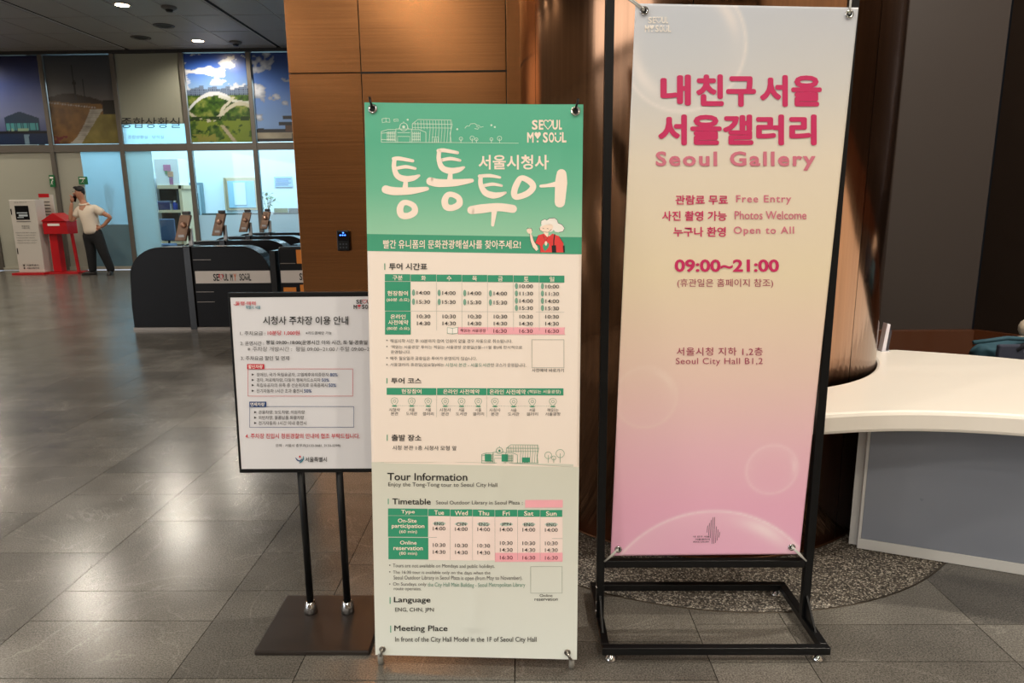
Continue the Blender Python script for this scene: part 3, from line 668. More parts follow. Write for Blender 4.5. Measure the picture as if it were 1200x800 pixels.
# ================================================================== ceiling fittings
LED = mat('led_warm', (255, 236, 205), .5, emit=(255, 228, 185), estr=28)
TRIM = mat('lamp_trim', (190, 182, 170), .4)
def downlight(x, y, lab, power=75, r=.11, cone=165, grp='recessed ceiling downlights'):
    t = thing('ceiling_downlight', (x, y, CEIL), lab, 'lamp', grp)
    MB().lathe(x, y, [(r, CEIL+.004), (r+.035, CEIL-.012), (r+.04, CEIL-.004), (r+.04, CEIL+.02)], 24).build('trim_ring', TRIM, t)
    MB().lathe(x, y, [(0, CEIL-.002), (r, CEIL-.002)], 20).build('diffuser', LED, t)
    l = bpy.data.lights.new('downlight_beam', 'SPOT'); l.energy = power; l.color = (1, .91, .785); l.spot_size = radians(cone); l.spot_blend = .5; l.shadow_soft_size = .1
    o = bpy.data.objects.new('downlight_beam', l); o.location = (0, 0, -.03); COL.objects.link(o); o.parent = t
p1 = onz(143, 6, CEIL); p2_ = onz(232, 48, CEIL); dxy = (p2_-p1)
downlight(p1.x, p1.y, 'bright recessed ceiling downlight nearer the top edge of the view', 230)
downlight(p2_.x, p2_.y, 'bright recessed ceiling downlight close above the park photograph', 170)
for y in (10.1, 7.3, 4.5, 1.7, -1.1): downlight(-7.05, y, 'recessed warm ceiling downlight over the lobby walkway', 150)
for y in (15.7, 12.9, 10.1, 7.3): downlight(-12.9, y, 'recessed warm ceiling downlight at the far left', 170)
for y in (4.5, -1.1, -5.5): downlight(-10.0, y, 'recessed warm ceiling downlight over the lobby walkway', 150)
for x in (-4.6, -1.6, 1.5, 4.4):
    for y in (-12.2, -9.5, -6.0, -2.8, .4): downlight(x, y, 'recessed warm ceiling downlight over the viewer', 150)
downlight(2.9, 2.6, 'recessed warm ceiling downlight above the white counter', 420)
p = onz(264, 59.5, CEIL); 
MB().box(p.x-.3, p.x+.3, p.y-.12, p.y+.12, CEIL-.01, CEIL+.01).build('linear_ceiling_lamp', mat('led_soft', (255, 220, 190), .5, emit=(255, 215, 180), estr=2.5), label='small flat lamp in the ceiling edge above the park photograph', category='lamp')
for (x, y, lab) in ((198, 8, 'black round smoke detector beside the nearer bright downlight'), (276, 49, 'round smoke detector right of the farther bright downlight')):
    p = onz(x, y, CEIL); t = thing('smoke_detector', (p.x, p.y, CEIL), lab, 'smoke detector')
    MB().lathe(p.x, p.y, [(.13, CEIL), (.13, CEIL-.02), (.09, CEIL-.05), (0, CEIL-.05)], 20).build('housing', mat('detector_grey', (90, 86, 80), .5), t); hs = t.children[-1]
    MB().lathe(p.x, p.y, [(.07, CEIL-.05), (.05, CEIL-.085), (0, CEIL-.085)], 16).build('sensor', BLACK, hs)
for (x, y, lab) in ((192, 30, 'flat dark round ceiling grille between the two bright downlights'), (165, 44, 'flat dark round ceiling grille nearest the tower photograph')):
    p = onz(x, y, CEIL); t = thing('ceiling_grille', (p.x, p.y, CEIL), lab, 'grille')
    MB().lathe(p.x, p.y, [(.2, CEIL), (.19, CEIL-.012), (.15, CEIL-.015)], 24).build('rim', mat('grille_rim', (60, 56, 52), .5), t); MB().lathe(p.x, p.y, [(0, CEIL-.006), (.15, CEIL-.006)], 20).build('mesh_disc', BLACKM, t)

# ================================================================== KIOSK, RED BOX
KW = mat('kiosk_white', (205, 198, 188), .45); KR = mat('lacquer_red', (190, 18, 28), .35)
kx = -10.93; ky = 15.3
k = thing('information_kiosk', (kx, ky, 0), 'white upright kiosk with a black screen on a red foot plate', 'kiosk')
MB().box(kx-.29, kx+.29, ky, ky+.30, .04, 1.63, .012).build('body', KW, k)
MB().box(kx-.36, kx+.36, ky-.14, ky+.42, 0, .04).build('foot_plate', KR, k)
ks = Surf((kx-.29, ky-.004, 1.63), (kx+.29, ky-.004, 1.63), (kx-.29, ky-.004, .04), (kx+.29, ky-.004, .04))
kp = Pen(ks, 0, 200, 3.4029)
kp = UVPen(ks)
kp.rect('scr', .20, .08, .72, .27, .004); kp.stroke('grey', [(.2, .295), (.74, .295)], .008, .004); kp.rect('lite', .26, .17, .66, .185, .006); kp.rect('lite', .32, .20, .66, .225, .006); kp.rect('lite', .26, .235, .5, .245, .006)
kp.text('grey', '안내 키오스크', .22, .025, .68, .045, .0, .004)
kp.text('grey', '종합안내', .36, .345, .66, .37, .0, .004); kp.text('grey', '서울시청', .36, .375, .66, .395, .0, .004)
for j in range(5): kp.text('grey', '이용안내 위치 행사 시설 문의', .1+.02*(j % 2), .44+j*.035, .88-.04*(j % 3), .455+j*.035, .0, .004)
kp.rect('scr', .03, .12, .065, .2, .004, own=True); kp.rect('scr', .05, .66, .085, .74, .004, own=True)
kp.text('blk', '서울특별시', .33, .885, .8, .91, .01, .004); kp.text('blk', '서울교통안내', .33, .925, .8, .95, .01, .004)
kp.stroke('blk', [(.2, .885), (.23, .91), (.27, .885)], .02, .004); kp.ell('blk', .235, .938, .03, .012, .004, 12)
kp.build(k, {'scr': ('screen', mat('screen_black', (10, 12, 16), .15), None), 'lite': ('screen_text', mat('screen_text', (190, 200, 205), .5), None), 'grey': ('printed_text', GREYINK, None), 'blk': ('city_mark', INK, None)})
# red donation box on a post, with a leaflet stand behind it
r = thing('red_box_stand', (-10.33, 15.5, 0), 'red letter box shaped stand beside the white kiosk', 'donation box')
bxm = MB(); x0, x1 = -10.56, -10.02; y0, y1 = 15.32, 15.68
bxm.box(x0, x1, y0, y1, .88, 1.16, .01); bod_ = bxm.build('box_body', KR, r)
MB().prism([(x0-.02, 1.16), ((x0+x1)/2, 1.34), (x1+.02, 1.16)], y0-.03, y1+.02, 'y').build('roof', KR, r, .004)
MB().box(x0+.12, x1-.16, y0-.012, y0, 1.06, 1.11).build('slot', WHITE, bod_)
MB().box(-10.52, -10.34, 15.42, 15.6, .04, .88).build('post', KR, r, .006)
MB().bar((-10.05, 15.5, .88), (-10.0, 15.5, .03), .05).build('prop', KR, r)
MB().box(-10.555, -9.9, 15.3, 15.75, 0, .035).build('foot_plate', KR, r, .004)
lf = thing('leaflet_board', (-10.55, 15.72, 0), 'white leaflet board with a red top behind the red box', 'leaflet board')
a = ony(50, 228, 15.75); b = ony(71, 256, 15.75)
MB().box(a.x-.1, b.x-.12, 15.76, 15.79, b.z, a.z).build('board', KW, lf); MB().box(a.x-.1, b.x-.2, 15.75, 15.757, a.z-.06, a.z+.02).build('red_header', KR, lf)
MB().box(a.x+.0, a.x+.06, 15.8, 15.84, 0, b.z+.1).build('post', STEEL, lf)
for j in range(5): MB().box(a.x-.05, b.x-.2, 15.752, 15.757, b.z+.08+j*.07, b.z+.1+j*.07).build('text_line', GREYINK, lf)

# ================================================================== MAN ON THE PHONE
MX0, MY0 = ony(118, 322, 15.0).x, 15.0
man = thing('person', (MX0, MY0, 0), 'person in a cream polo shirt and black trousers talking on a phone', 'person')
SK = mat('skin', (178, 124, 96), .5); POLO = mat('cream_polo', (222, 206, 186), .8); TRO = mat('black_trousers', (11, 11, 13), .8); HAIR = mat('black_hair', (18, 15, 14), .6); SHOE = mat('dark_shoes', (32, 26, 24), .5)
def skin(name, joints, edges, m, root=0, sub=2, parent=man, org=(MX0, MY0, 0)):
    me = bpy.data.meshes.new(name); me.from_pydata([j[0] for j in joints], edges, []); o = bpy.data.objects.new(name, me); COL.objects.link(o); o.parent = parent
    md = o.modifiers.new('skin', 'SKIN'); md.use_smooth_shade = True; sv = me.skin_vertices[0].data
    for i, j in enumerate(joints):
        rr = j[1]; sv[i].radius = (rr, rr) if not isinstance(rr, tuple) else rr
    sv[root].use_root = True
    s2 = o.modifiers.new('smooth', 'SUBSURF'); s2.levels = sub; s2.render_levels = sub; me.materials.append(m); return o
# joints in metres about the feet; x to the viewer's right, y away
J = [((-.06, 0, .98), (.16, .12)), ((-.07, 0, 1.15), (.17, .12)), ((-.10, 0, 1.33), (.175, .12)), ((-.14, 0, 1.46), (.09, .08)), ((-.17, -.02, 1.56), (.056, .058)), ((-.19, -.025, 1.63), (.056, .06)), ((-.215, -.035, 1.70), (.078, .09)), ((-.22, -.035, 1.79), (.084, .094)), ((-.215, -.03, 1.865), (.05, .055)),
     ((-.29, -.02, 1.41), .060), ((-.40, -.10, 1.18), .050), ((-.425, -.13, 1.18), .046), ((-.38, -.13, 1.42), .038), ((-.345, -.12, 1.56), .032),           # arm to the phone
     ((.06, .02, 1.41), .060), ((.29, .06, 1.27), .052), ((.32, .08, 1.23), .048), ((.19, .05, 1.08), .038), ((.13, .0, 1.03), .032),              # arm to the hip
     ((-.16, 0, .90), .10), ((-.14, -.01, .50), .066), ((-.16, .0, .12), .045), ((.05, .0, .90), .10), ((.14, -.02, .50), .066), ((.23, .02, .12), .045)]
E_ = [(0, 1), (1, 2), (2, 3), (3, 4), (4, 5), (5, 6), (6, 7), (7, 8), (3, 9), (9, 10), (10, 11), (11, 12), (12, 13), (3, 14), (14, 15), (15, 16), (16, 17), (17, 18), (0, 19), (19, 20), (20, 21), (0, 22), (22, 23), (23, 24)]
skin('body', J, E_, SK)
# face and ears
fb = MB(); hx, hy, hz = MX0-.225, MY0-.04, 1.77
fb.ball((hx-.06, hy-.075, hz-.03), .018, .03, .02, 8, 6)   # nose
fb.build('nose', SK, man)
for s_ in (-.025, -.085): MB().ball((hx+s_, hy-.078+(.015 if s_ < -.05 else 0), hz+.012), .012, .008, .007, 8, 5).build('eye', mat('eye_dark', (25, 18, 16), .4), man)
MB().ball((hx-.055, hy-.078, hz-.07), .022, .008, .007, 8, 5).build('mouth', mat('lips', (140, 70, 66), .5), man)
MB().ball((hx+.075, hy+.005, hz-.01), .012, .02, .03, 8, 6).build('ear', SK, man)
hb = MB(); hb.ball((hx+.016, hy+.022, hz+.058), .088, .098, .078, 18, 12); hb.ball((hx+.042, hy+.035, hz+.01), .062, .078, .085, 14, 9); hb.ball((hx-.03, hy-.03, hz+.098), .055, .055, .03, 12, 7)
hb.build('hair', HAIR, man)
# hands: palm and five separate fingers each
def hand(name, palm, dirv, side, curl):
    d = Vector(dirv).normalized(); s_ = Vector(side).normalized(); nn = d.cross(s_)
    m = MB(); P = Vector(palm)+Vector((MX0, MY0, 0))
    m.tube([P-d*.05, P-d*.02, P+d*.03, P+d*.045], [.022, .034, .036, .028], 10)
    for i, ln in enumerate((.065, .075, .07, .055)):
        b = P+d*.04+s_*(-.027+.018*i); m.tube([b, b+d*ln*.45+nn*curl*.02, b+d*ln*.75+nn*curl*.05], [.0095, .009, .006], 7)
    b = P-s_*.03-d*.01; m.tube([b, b-s_*.03+d*.025, b-s_*.03+d*.055], [.012, .011, .008], 7)
    m.build(name, SK, man)
hand('hand', (-.335, -.12, 1.61), (.25, 0, 1), (0, 1, .1), 1.0); hand('hand', (.10, -.03, 1.02), (-.9, -.3, -.25), (0, .3, -1), .8)
skin('polo_shirt', [((-.05, 0, .86), (.215, .165)), ((-.055, 0, .98), (.215, .165)), ((-.07, 0, 1.10), (.215, .16)), ((-.09, 0, 1.24), (.21, .155)), ((-.12, 0, 1.38), (.205, .145)), ((-.14, 0, 1.475), (.10, .095)), ((-.155, -.01, 1.53), (.068, .07)),
                    ((-.28, -.02, 1.42), .095), ((-.36, -.08, 1.24), .082), ((.05, .02, 1.42), .098), ((.21, .045, 1.31), .088)],
     [(0, 1), (1, 2), (2, 3), (3, 4), (4, 5), (5, 6), (4, 7), (7, 8), (4, 9), (9, 10)], POLO)
skin('trousers', [((-.05, 0, 1.06), (.18, .14)), ((-.05, 0, .95), (.20, .155)), ((-.05, 0, .86), (.20, .155)), ((-.15, 0, .76), .13), ((-.14, -.01, .50), .105), ((-.16, .0, .14), .085), ((-.16, .0, .05), .08), ((.05, .0, .76), .13), ((.135, -.02, .50), .108), ((.225, .02, .14), .086), ((.23, .02, .05), .082)],
     [(0, 1), (1, 2), (2, 3), (3, 4), (4, 5), (5, 6), (2, 7), (7, 8), (8, 9), (9, 10)], TRO)
MB().tube([(MX0-.16+.082*cos(a), MY0-.018+.085*sin(a), 1.525-.02*sin(-a)) for a in np.linspace(0, 2*pi, 21)[:-1]], .022, 8, closed=True).build('shirt_collar', POLO, man)
for (x, y, dx, dy) in ((-.15, 0, -.20, -.06), (.22, .02, .06, -.20)):
    m = MB(); m.tube([(MX0+x-dx*.3, MY0+y-dy*.3, .045), (MX0+x, MY0+y, .05), (MX0+x+dx*.6, MY0+y+dy*.6, .042), (MX0+x+dx, MY0+y+dy, .032)], [.038, .048, .045, .028], 10)
    m.tube([(MX0+x-dx*.3, MY0+y-dy*.3, .015), (MX0+x+dx*1.05, MY0+y+dy*1.05, .015)], [.042, .038], 10); m.build('shoe', SHOE, man)
ph = MB(); ph.bar((MX0-.335, MY0-.06, 1.58), (MX0-.275, MY0-.085, 1.72), .075, .012, (0, 1, 0)); ph.build('mobile_phone', mat('phone_black', (12, 12, 14), .2), label='black mobile phone held to the ear of the standing man', category='phone')

# ================================================================== SPEED GATES
GB = mat('gate_black', (20, 20, 22), .36, spec=.2); GD = mat('gate_dark_post', (16, 16, 17), .25, coat=.4); GS = mat('gate_silver', (150, 140, 130), .3, .9); GT = mat('gate_top', (30, 29, 30), .25, coat=.1)
BRZ = mat('reader_bronze', (118, 92, 74), .35, .4); STRIPE = mat('gate_stripe', (205, 198, 192), .5)
GY = 8.12
def arc(cx, cz, rx, rz, a0, a1, n=8): return [(cx+rx*cos(a0+(a1-a0)*i/n), cz+rz*sin(a0+(a1-a0)*i/n)) for i in range(n+1)]
def gate(name_label):
    gx = -4.66; t = thing('entry_gate', (gx, GY, 0), name_label, 'entry gate', 'entry gates of the lobby')
    H = .985
    lob = [(gx+.69, .03), (gx, .03), (gx, .30)] + arc(gx+.42, .62, .40, H-.62, pi, pi/2, 9) + [(gx+.69, H)]
    MB().prism(lob, GY, GY+.26, 'y').build('end_shell', GB, t, .006)
    MB().box(gx+.69, gx+.77, GY-.012, GY+.272, 0, H+.01).build('post', GD, t, .004)
    bod = [(gx+.77, .03), (gx+1.70, .03), (gx+1.70, .62)] + arc(gx+1.36, .62, .34, H-.62, 0, pi/2, 9) + [(gx+.77, H)]
    MB().prism(bod, GY+.01, GY+.25, 'y').build('body', GB, t, .006)
    m = MB(); ap = arc(gx+1.36, .62, .345, H-.615, 0, pi/2, 9)
    for a, b in zip(ap, ap[1:]): m.add([(a[0], GY+.0, a[1]), (b[0], GY+.0, b[1]), (b[0], GY+.255, b[1]), (a[0], GY+.255, a[1])], [(0, 1, 2, 3)])
    m.add([(gx+.78, GY, H+.003), (gx+1.36, GY, H+.003), (gx+1.36, GY+.255, H+.003), (gx+.78, GY+.255, H+.003)], [(0, 1, 2, 3)]); m.build('top_cover', GT, t)
    MB().box(gx+1.70, gx+1.77, GY-.01, GY+.27, 0, .93).build('post', GD, t, .004)
    MB().box(gx-.005, gx+1.78, GY-.01, GY+.27, 0, .03).build('base_plinth', GS, t)
    MB().box(gx+.80, gx+1.69, GY-.0, GY+.012, .555, .70).build('brand_strip', STRIPE, t); bs_ = t.children[-1]
    gs = Surf((gx+.80, GY-.001, .70), (gx+1.69, GY-.001, .70), (gx+.80, GY-.001, .555), (gx+1.69, GY-.001, .555)); gp = UVPen(gs)
    def one(key, ch, a, b): gp.text(key, ch, a, .22, b, .80, .02, .002)
    one('k', 'SE', .24, .32); gp.stroke('h', [(.345, .72), (.318, .42), (.33, .24), (.345, .34), (.36, .24), (.372, .42)], .014, .002, closed=True)
    one('k', 'UL', .378, .44); one('k', 'M', .468, .50); one('h2', 'Y', .512, .55); one('k', 'SO', .59, .66); gp.stroke('k', [(.672, .45), (.68, .75), (.70, .75), (.708, .45)], .014, .002); one('k', 'L', .718, .745)
    gp.rect('k', .67, .22, .682, .34, .002); gp.rect('k', .698, .22, .71, .34, .002)
    gp.build(bs_, {'k': ('lettering', INK, None), 'h': ('heart_mark', RED, None), 'h2': ('orange_letter', mat('ink_orange', (220, 110, 40), .5), None)})
    for z in (.33, .45, .83): MB().box(gx+.79, gx+1.0, GY+.004, GY+.012, z, z+.006).build('trim_line', GS, t)
    return t
def reader(lab):
    x = -3.99; t = thing('ticket_reader', (x, GY+.13, .99), lab, 'card reader', 'bronze card readers on the gates'); z = .995
    MB().bar((x+.06, GY+.13, z), (x+.06, GY+.13, z+.20), .05, .03).build('pole', STEEL, t, .003)
    sv = [(x-.10, GY+.05, z+.06), (x+.03, GY+.05, z+.06), (x+.10, GY+.11, z+.36), (x-.03, GY+.11, z+.36)]
    MB().add([Vector(p)+Vector(o_) for o_ in ((0, 0, 0), (0, .035, -.008)) for p in sv], [(0, 1, 2, 3), (7, 6, 5, 4), (0, 4, 5, 1), (1, 5, 6, 2), (2, 6, 7, 3), (3, 7, 4, 0)]).build('slab_panel', BRZ, t, .006)
    MB().bar((x+.06, GY+.12, z+.18), (x+.02, GY+.11, z+.22), .03).build('bracket', STEEL, t)
    MB().box(x+.0, x+.09, GY+.09, GY+.14, z+.36, z+.40, .008).build('top_cap', mat('cap_dark', (60, 54, 50), .4), t)
    MB().tube([(x+.01, GY+.09, z+.24), (x+.01, GY+.075, z+.245)], .035, 12).build('sensor_ring', mat('ring_bronze', (170, 130, 108), .3, .4), t)
    MB().box(x-.05, x+.02, GY+.052, GY+.07, z+.10, z+.13).build('card_slot', STEEL, t)
    return t
g0 = gate('nearest black entry gate with rounded ends, in front of the others'); r0 = reader('leftmost bronze card reader, on the nearest gate')
names = ('second', 'third', 'fourth')
for i, (y, x) in enumerate(((9.5, -4.83), (10.8, -4.98), (12.1, -5.14))):
    dup(g0, (x, y, 0), names[i]+' black entry gate back in the row behind the nearest one')
    dup(r0, (x+.67, y+.13, .99), names[i]+' bronze card reader from the left, on its gate farther back')
# next unit in line, against the copper block
gx = -2.86; t = thing('entry_gate_cabinet', (gx, GY, 0), 'black gate cabinet with orange stickers beside the copper block', 'entry gate')
MB().box(gx, gx+1.1, GY, GY+.26, .03, .975, .03).build('body', GB, t); MB().box(gx-.003, gx+1.1, GY-.01, GY+.27, 0, .03).build('base_plinth', GS, t)
MB().box(gx+.02, gx+.6, GY-.008, GY, .555, .70).build('brand_strip', STRIPE, t)
ORG = mat('sticker_orange', (220, 130, 30), .5)
MB().box(gx+.22, gx+.30, GY-.009, GY-.001, .78, .94).build('orange_sticker', ORG, t); MB().box(gx+.04, gx+.19, GY-.009, GY-.001, .45, .5).build('orange_sticker', ORG, t); MB().box(gx+.24, gx+.29, GY-.009, GY-.001, .45, .53).build('orange_sticker', ORG, t)
gs = Surf((gx+.02, GY-.009, .70), (gx+.6, GY-.009, .70), (gx+.02, GY-.009, .555), (gx+.6, GY-.009, .555)); gp = UVPen(gs); gp.text('k', 'SE', .38, .22, .5, .8, .02, .002); gp.stroke('h', [(.56, .72), (.53, .42), (.545, .24), (.56, .34), (.575, .24), (.59, .42)], .02, .002, closed=True)
gp.build(t, {'k': ('lettering', INK, None), 'h': ('heart_mark', RED, None)})
for z in (.36, .78): MB().box(gx+.02, gx+.2, GY-.004, GY+.004, z, z+.006).build('trim_line', GS, t)
p3 = None
# card reader on the copper block
p = ony(402, 282, BY-.03)
t = thing('door_card_reader', (p.x, BY-.03, p.z), 'small black card reader glowing blue on the copper wall', 'card reader')
MB().box(p.x-.038, p.x+.038, BY-.03, BY-.001, p.z-.062, p.z+.062, .008).build('housing', BLACK, t); hs = t.children[-1]
MB().box(p.x-.03, p.x+.03, BY-.032, BY-.029, p.z-.0, p.z+.054).build('glass_face', mat('reader_glass', (6, 8, 14), .1), hs)
for i, (dx, dz) in enumerate(((-.018, .03), (-.004, .03), (.010, .03), (.0, .044))): MB().box(p.x+dx, p.x+dx+.008, BY-.0335, BY-.0315, p.z+dz, p.z+dz+.006).build('blue_indicator', mat('blue_led', (60, 110, 255), .5, emit=(60, 120, 255), estr=4), hs)
for dz in (-.02, -.04):
    for dx in (-.018, 0, .018): MB().box(p.x+dx-.004, p.x+dx+.004, BY-.032, BY-.029, p.z+dz-.004, p.z+dz+.004).build('key_button', mat('key_grey', (50, 54, 62), .4), hs)

# ================================================================== COPPER COLUMN
colm = thing('copper_column', (CX, CY, 0), 'huge round polished copper column behind the pink poster', 'column')
pr = ray(1033, 10); 
# direction in plan to where the visible seam stands
dxy = Vector((pr.x, pr.y)).normalized(); cc = Vector((CX, CY)); bq = dxy.dot(cc); tt = bq-sqrt(max(0, bq*bq-(cc.length_squared-CR*CR))); hit = dxy*tt; a_seam = atan2(hit.y-CY, hit.x-CX)
NS = 7
for k_ in range(NS):
    a0 = a_seam+2*pi*k_/NS+.0022; a1 = a_seam+2*pi*(k_+1)/NS-.0022
    m = MB(); m.lathe(CX, CY, [(CR-.012, .008), (CR, .008), (CR, CEIL-.002), (CR-.012, CEIL-.002)], 20, (a0, a1)); m.build('curved_panel', COP_COL, colm)
MB().lathe(CX, CY, [(CR-.013, 0), (CR-.013, CEIL)], 64).build('column_core', BLACKM, colm)
MB().lathe(CX, CY, [(CR+.004, 0), (CR+.004, .008), (CR-.01, .008)], 64).build('base_ring', mat('base_bronze', (70, 44, 26), .35, .8), colm)

# ================================================================== WHITE COUNTER
CT = mat('solid_surface_white', (236, 230, 220), .32, coat=.15); CP = mat('counter_panel_grey', (128, 134, 146), .3, coat=.35); CK = mat('kick_white', (196, 196, 194), .4)
ZT = .715
fr = [(.70, 2.575), (.78, 2.44), (.90, 2.36), (1.03, 2.335), (1.2, 2.358), (1.37, 2.367), (1.55, 2.35), (1.73, 2.308), (1.95, 2.22), (2.2, 2.06), (2.45, 1.86), (2.7, 1.62), (2.9, 1.4)]
bk_ = [(3.45, 2.0), (3.1, 2.5), (2.7, 2.9), (2.334, 3.175), (2.1, 3.31), (1.87, 3.41)]
CRR = CR+.004
a0 = atan2(3.41-CY, 1.87-CX); a_end = atan2(2.60-CY, .70-CX)
a0 = -.10; 
arcp = [(CX+CRR*cos(a0+(a_end-a0)*i/26), CY+CRR*sin(a0+(a_end-a0)*i/26)) for i in range(27)]
def spl(pts, n=6):
    out = []; v = [Vector(p) for p in pts]
    for i in range(len(v)-1):
        p0 = v[max(0, i-1)]; p1 = v[i]; p2 = v[i+1]; p3 = v[min(len(v)-1, i+2)]
        for k_ in range(n):
            t_ = k_/n; out.append(tuple(.5*((2*p1)+(p2-p0)*t_+(2*p0-5*p1+4*p2-p3)*t_*t_+(3*p1-p0-3*p2+p3)*t_**3)))
    out.append(tuple(v[-1])); return out
ct = thing('reception_counter', (2.0, 2.9, 0), 'white curved reception counter wrapping the copper column', 'counter')
poly = spl(fr)+spl(bk_)+arcp
import bmesh
bm = bmesh.new(); vs = [bm.verts.new((p[0], p[1], ZT)) for p in poly]; f = bm.faces.new(vs); bm.normal_update()
r_ = bmesh.ops.extrude_face_region(bm, geom=[f]); 
for v in [e for e in r_['geom'] if isinstance(e, bmesh.types.BMVert)]: v.co.z -= .078
bmesh.ops.recalc_face_normals(bm, faces=bm.faces[:])
m = MB(); m.addbm(bm); m.build('worktop', CT, ct, .014)
def offs(p, q, th): d_ = (Vector(q)-Vector(p)).normalized(); n_ = Vector((-d_.y, d_.x)); return [tuple(p), tuple(q), tuple(Vector(q)+n_*th), tuple(Vector(p)+n_*th)]
pA = onz(1004, 642); pB = onz(1200, 674); dAB = (pB-pA).normalized(); pC = pA+dAB*1.35; nAB = Vector((-dAB.y, dAB.x, 0))
def panel(name, z0, z1, m_, inset, a=0., b=1.35):
    P0 = pA+dAB*a+nAB*inset; P1 = pA+dAB*b+nAB*inset
    return MB().prism(offs(P0.xy, P1.xy, .03), z0, z1, 'z').build(name, m_, ct, .002)
panel('front_panel', .045, ZT-.08, CP, .004, .012); panel('kick_strip', 0.0, .045, CK, 0.0, 0.0); panel('edge_strip', .045, ZT-.08, CK, 0.0, 0.0, .012)
q0 = pA+nAB*.03
MB().prism(offs((q0.x, q0.y), (q0.x+.28, q0.y+.55), .03), 0, ZT-.08, 'z').build('side_panel', CK, ct)
# card holder by the column
p = onz(1033, 408, ZT)
t = thing('card_holder', (p.x, p.y, ZT), 'small white card holder on the counter against the column', 'card holder')
px_, py_ = p.x-.022, p.y-.055
MB().prism([(px_-.014, ZT+.004), (px_+.004, ZT+.004), (px_+.016, ZT+.135), (px_+.0, ZT+.14)], py_-.02, py_+.02, 'y').build('leaflet', mat('holder_white', (225, 222, 232), .3), t, .001)
MB().prism([(px_+.005, ZT+.004), (px_+.017, ZT+.004), (px_+.026, ZT+.10), (px_+.0165, ZT+.118)], py_-.021, py_+.021, 'y').build('holder_shell', mat('holder_dark', (58, 56, 66), .25), t, .002)
MB().box(px_-.018, px_+.024, py_-.024, py_+.024, ZT, ZT+.004).build('foot', mat('holder_foot', (200, 200, 208), .2), t)
# stool with bags behind the counter
t = thing('low_bench', (2.95, 3.75, 0), 'low dark bench behind the counter carrying the bags', 'bench')
MB().box(2.25, 3.6, 3.55, 4.0, .40, .45, .01).build('seat', mat('bench_top', (50, 40, 34), .5), t)
for x in (2.3, 3.53):
    for y in (3.59, 3.93): MB().box(x, x+.04, y, y+.04, 0, .40).build('leg', BLACK, t)
def cloth(name, x0, x1, y0, y1, z0, z1, m_, parent, seed, amp=.02, n=16):
    import bmesh; bm = bmesh.new(); bmesh.ops.create_cube(bm, size=1); bmesh.ops.subdivide_edges(bm, edges=bm.edges[:], cuts=n, use_grid_fill=True)
    from mathutils import noise
    for v in bm.verts:
        q = Vector(v.co); s_ = Vector((abs(q.x*2)**4, abs(q.y*2)**4, abs(q.z*2)**4)); k_ = (s_.x+s_.y+s_.z)**.25
        q2 = q/max(k_, 1e-4)*max(abs(q.x), abs(q.y), abs(q.z))*2; q2 *= .5*1.0
        c_ = Vector(((x0+x1)/2+q2.x*(x1-x0)*1.1, (y0+y1)/2+q2.y*(y1-y0)*1.1, (z0+z1)/2+q2.z*(z1-z0)*1.1))
        nz = noise.noise(c_*7+Vector((seed, 0, 0)))*amp+noise.noise(c_*17+Vector((seed, 3, 0)))*amp*.5
        v.co = c_+Vector((nz*.5, nz, nz)); v.co.z = max(v.co.z, z0)
    m = MB(); m.addbm(bm, True); return m.build(name, m_, parent)
JT = mat('teal_jacket', (42, 78, 92), .8); BPK = mat('slate_backpack', (46, 50, 66), .75); BPD = mat('backpack_dark', (26, 28, 38), .7)
def bxz(px, py, Y): return ony(px, py, Y)
t = thing('folded_jacket', (2.55, 3.8, .45), 'teal jacket lying folded behind the counter under the backpack', 'jacket')
a = bxz(1115, 389, 3.85)
cloth('jacket_body', a.x, 3.0, 3.72, 3.98, .452, a.z, JT, t, 1, .03)
m = MB(); m.tube([(a.x+.03, 3.70, a.z-.03), (a.x+.2, 3.69, a.z-.005), (a.x+.45, 3.70, a.z-.02)], .012, 8); m.build('collar_fold', JT, t)
t = thing('backpack', (2.75, 3.6, .45), 'slate grey backpack with straps lying behind the counter', 'backpack')
b = bxz(1146, 394, 3.62)
cloth('pack_body', b.x, 3.15, 3.5, 3.70, .452, b.z-.005, BPK, t, 5, .015)
m = MB(); m.tube([(b.x+.12, 3.50, b.z-.05), (b.x+.2, 3.49, b.z+.005), (b.x+.34, 3.5, b.z+.0), (b.x+.42, 3.49, b.z-.05)], .014, 8); m.build('strap', BPD, t)
m = MB(); m.tube([(b.x+.22, 3.50, b.z-.07), (b.x+.27, 3.49, b.z-.02), (b.x+.36, 3.49, b.z-.02), (b.x+.40, 3.49, b.z-.07)], .010, 8); m.build('strap', BPD, t)
MB().box(b.x+.03, b.x+.16, 3.49, 3.52, b.z-.10, b.z-.02, .01).build('front_pocket', BPK, t)
a = bxz(1196, 380, 3.9)
t = thing('cream_cap', (a.x+.03, 3.9, a.z-.1), 'cream cap at the right edge on top of the jacket', 'cap'); L0 = wloc(t)
m = MB(); m.ball((L0.x+.03, 3.86, a.z-.02), .085, .085, .07, 16, 9); m.build('crown', mat('cream_cloth', (205, 190, 170), .8), t)
m = MB(); m.prism([(L0.x-.02+.09*cos(x_), 3.80+.05*sin(x_)) for x_ in np.linspace(pi, 2*pi, 9)], a.z-.055, a.z-.048, 'z'); m.build('brim', mat('cream_cloth', (205, 190, 170), .8), t)

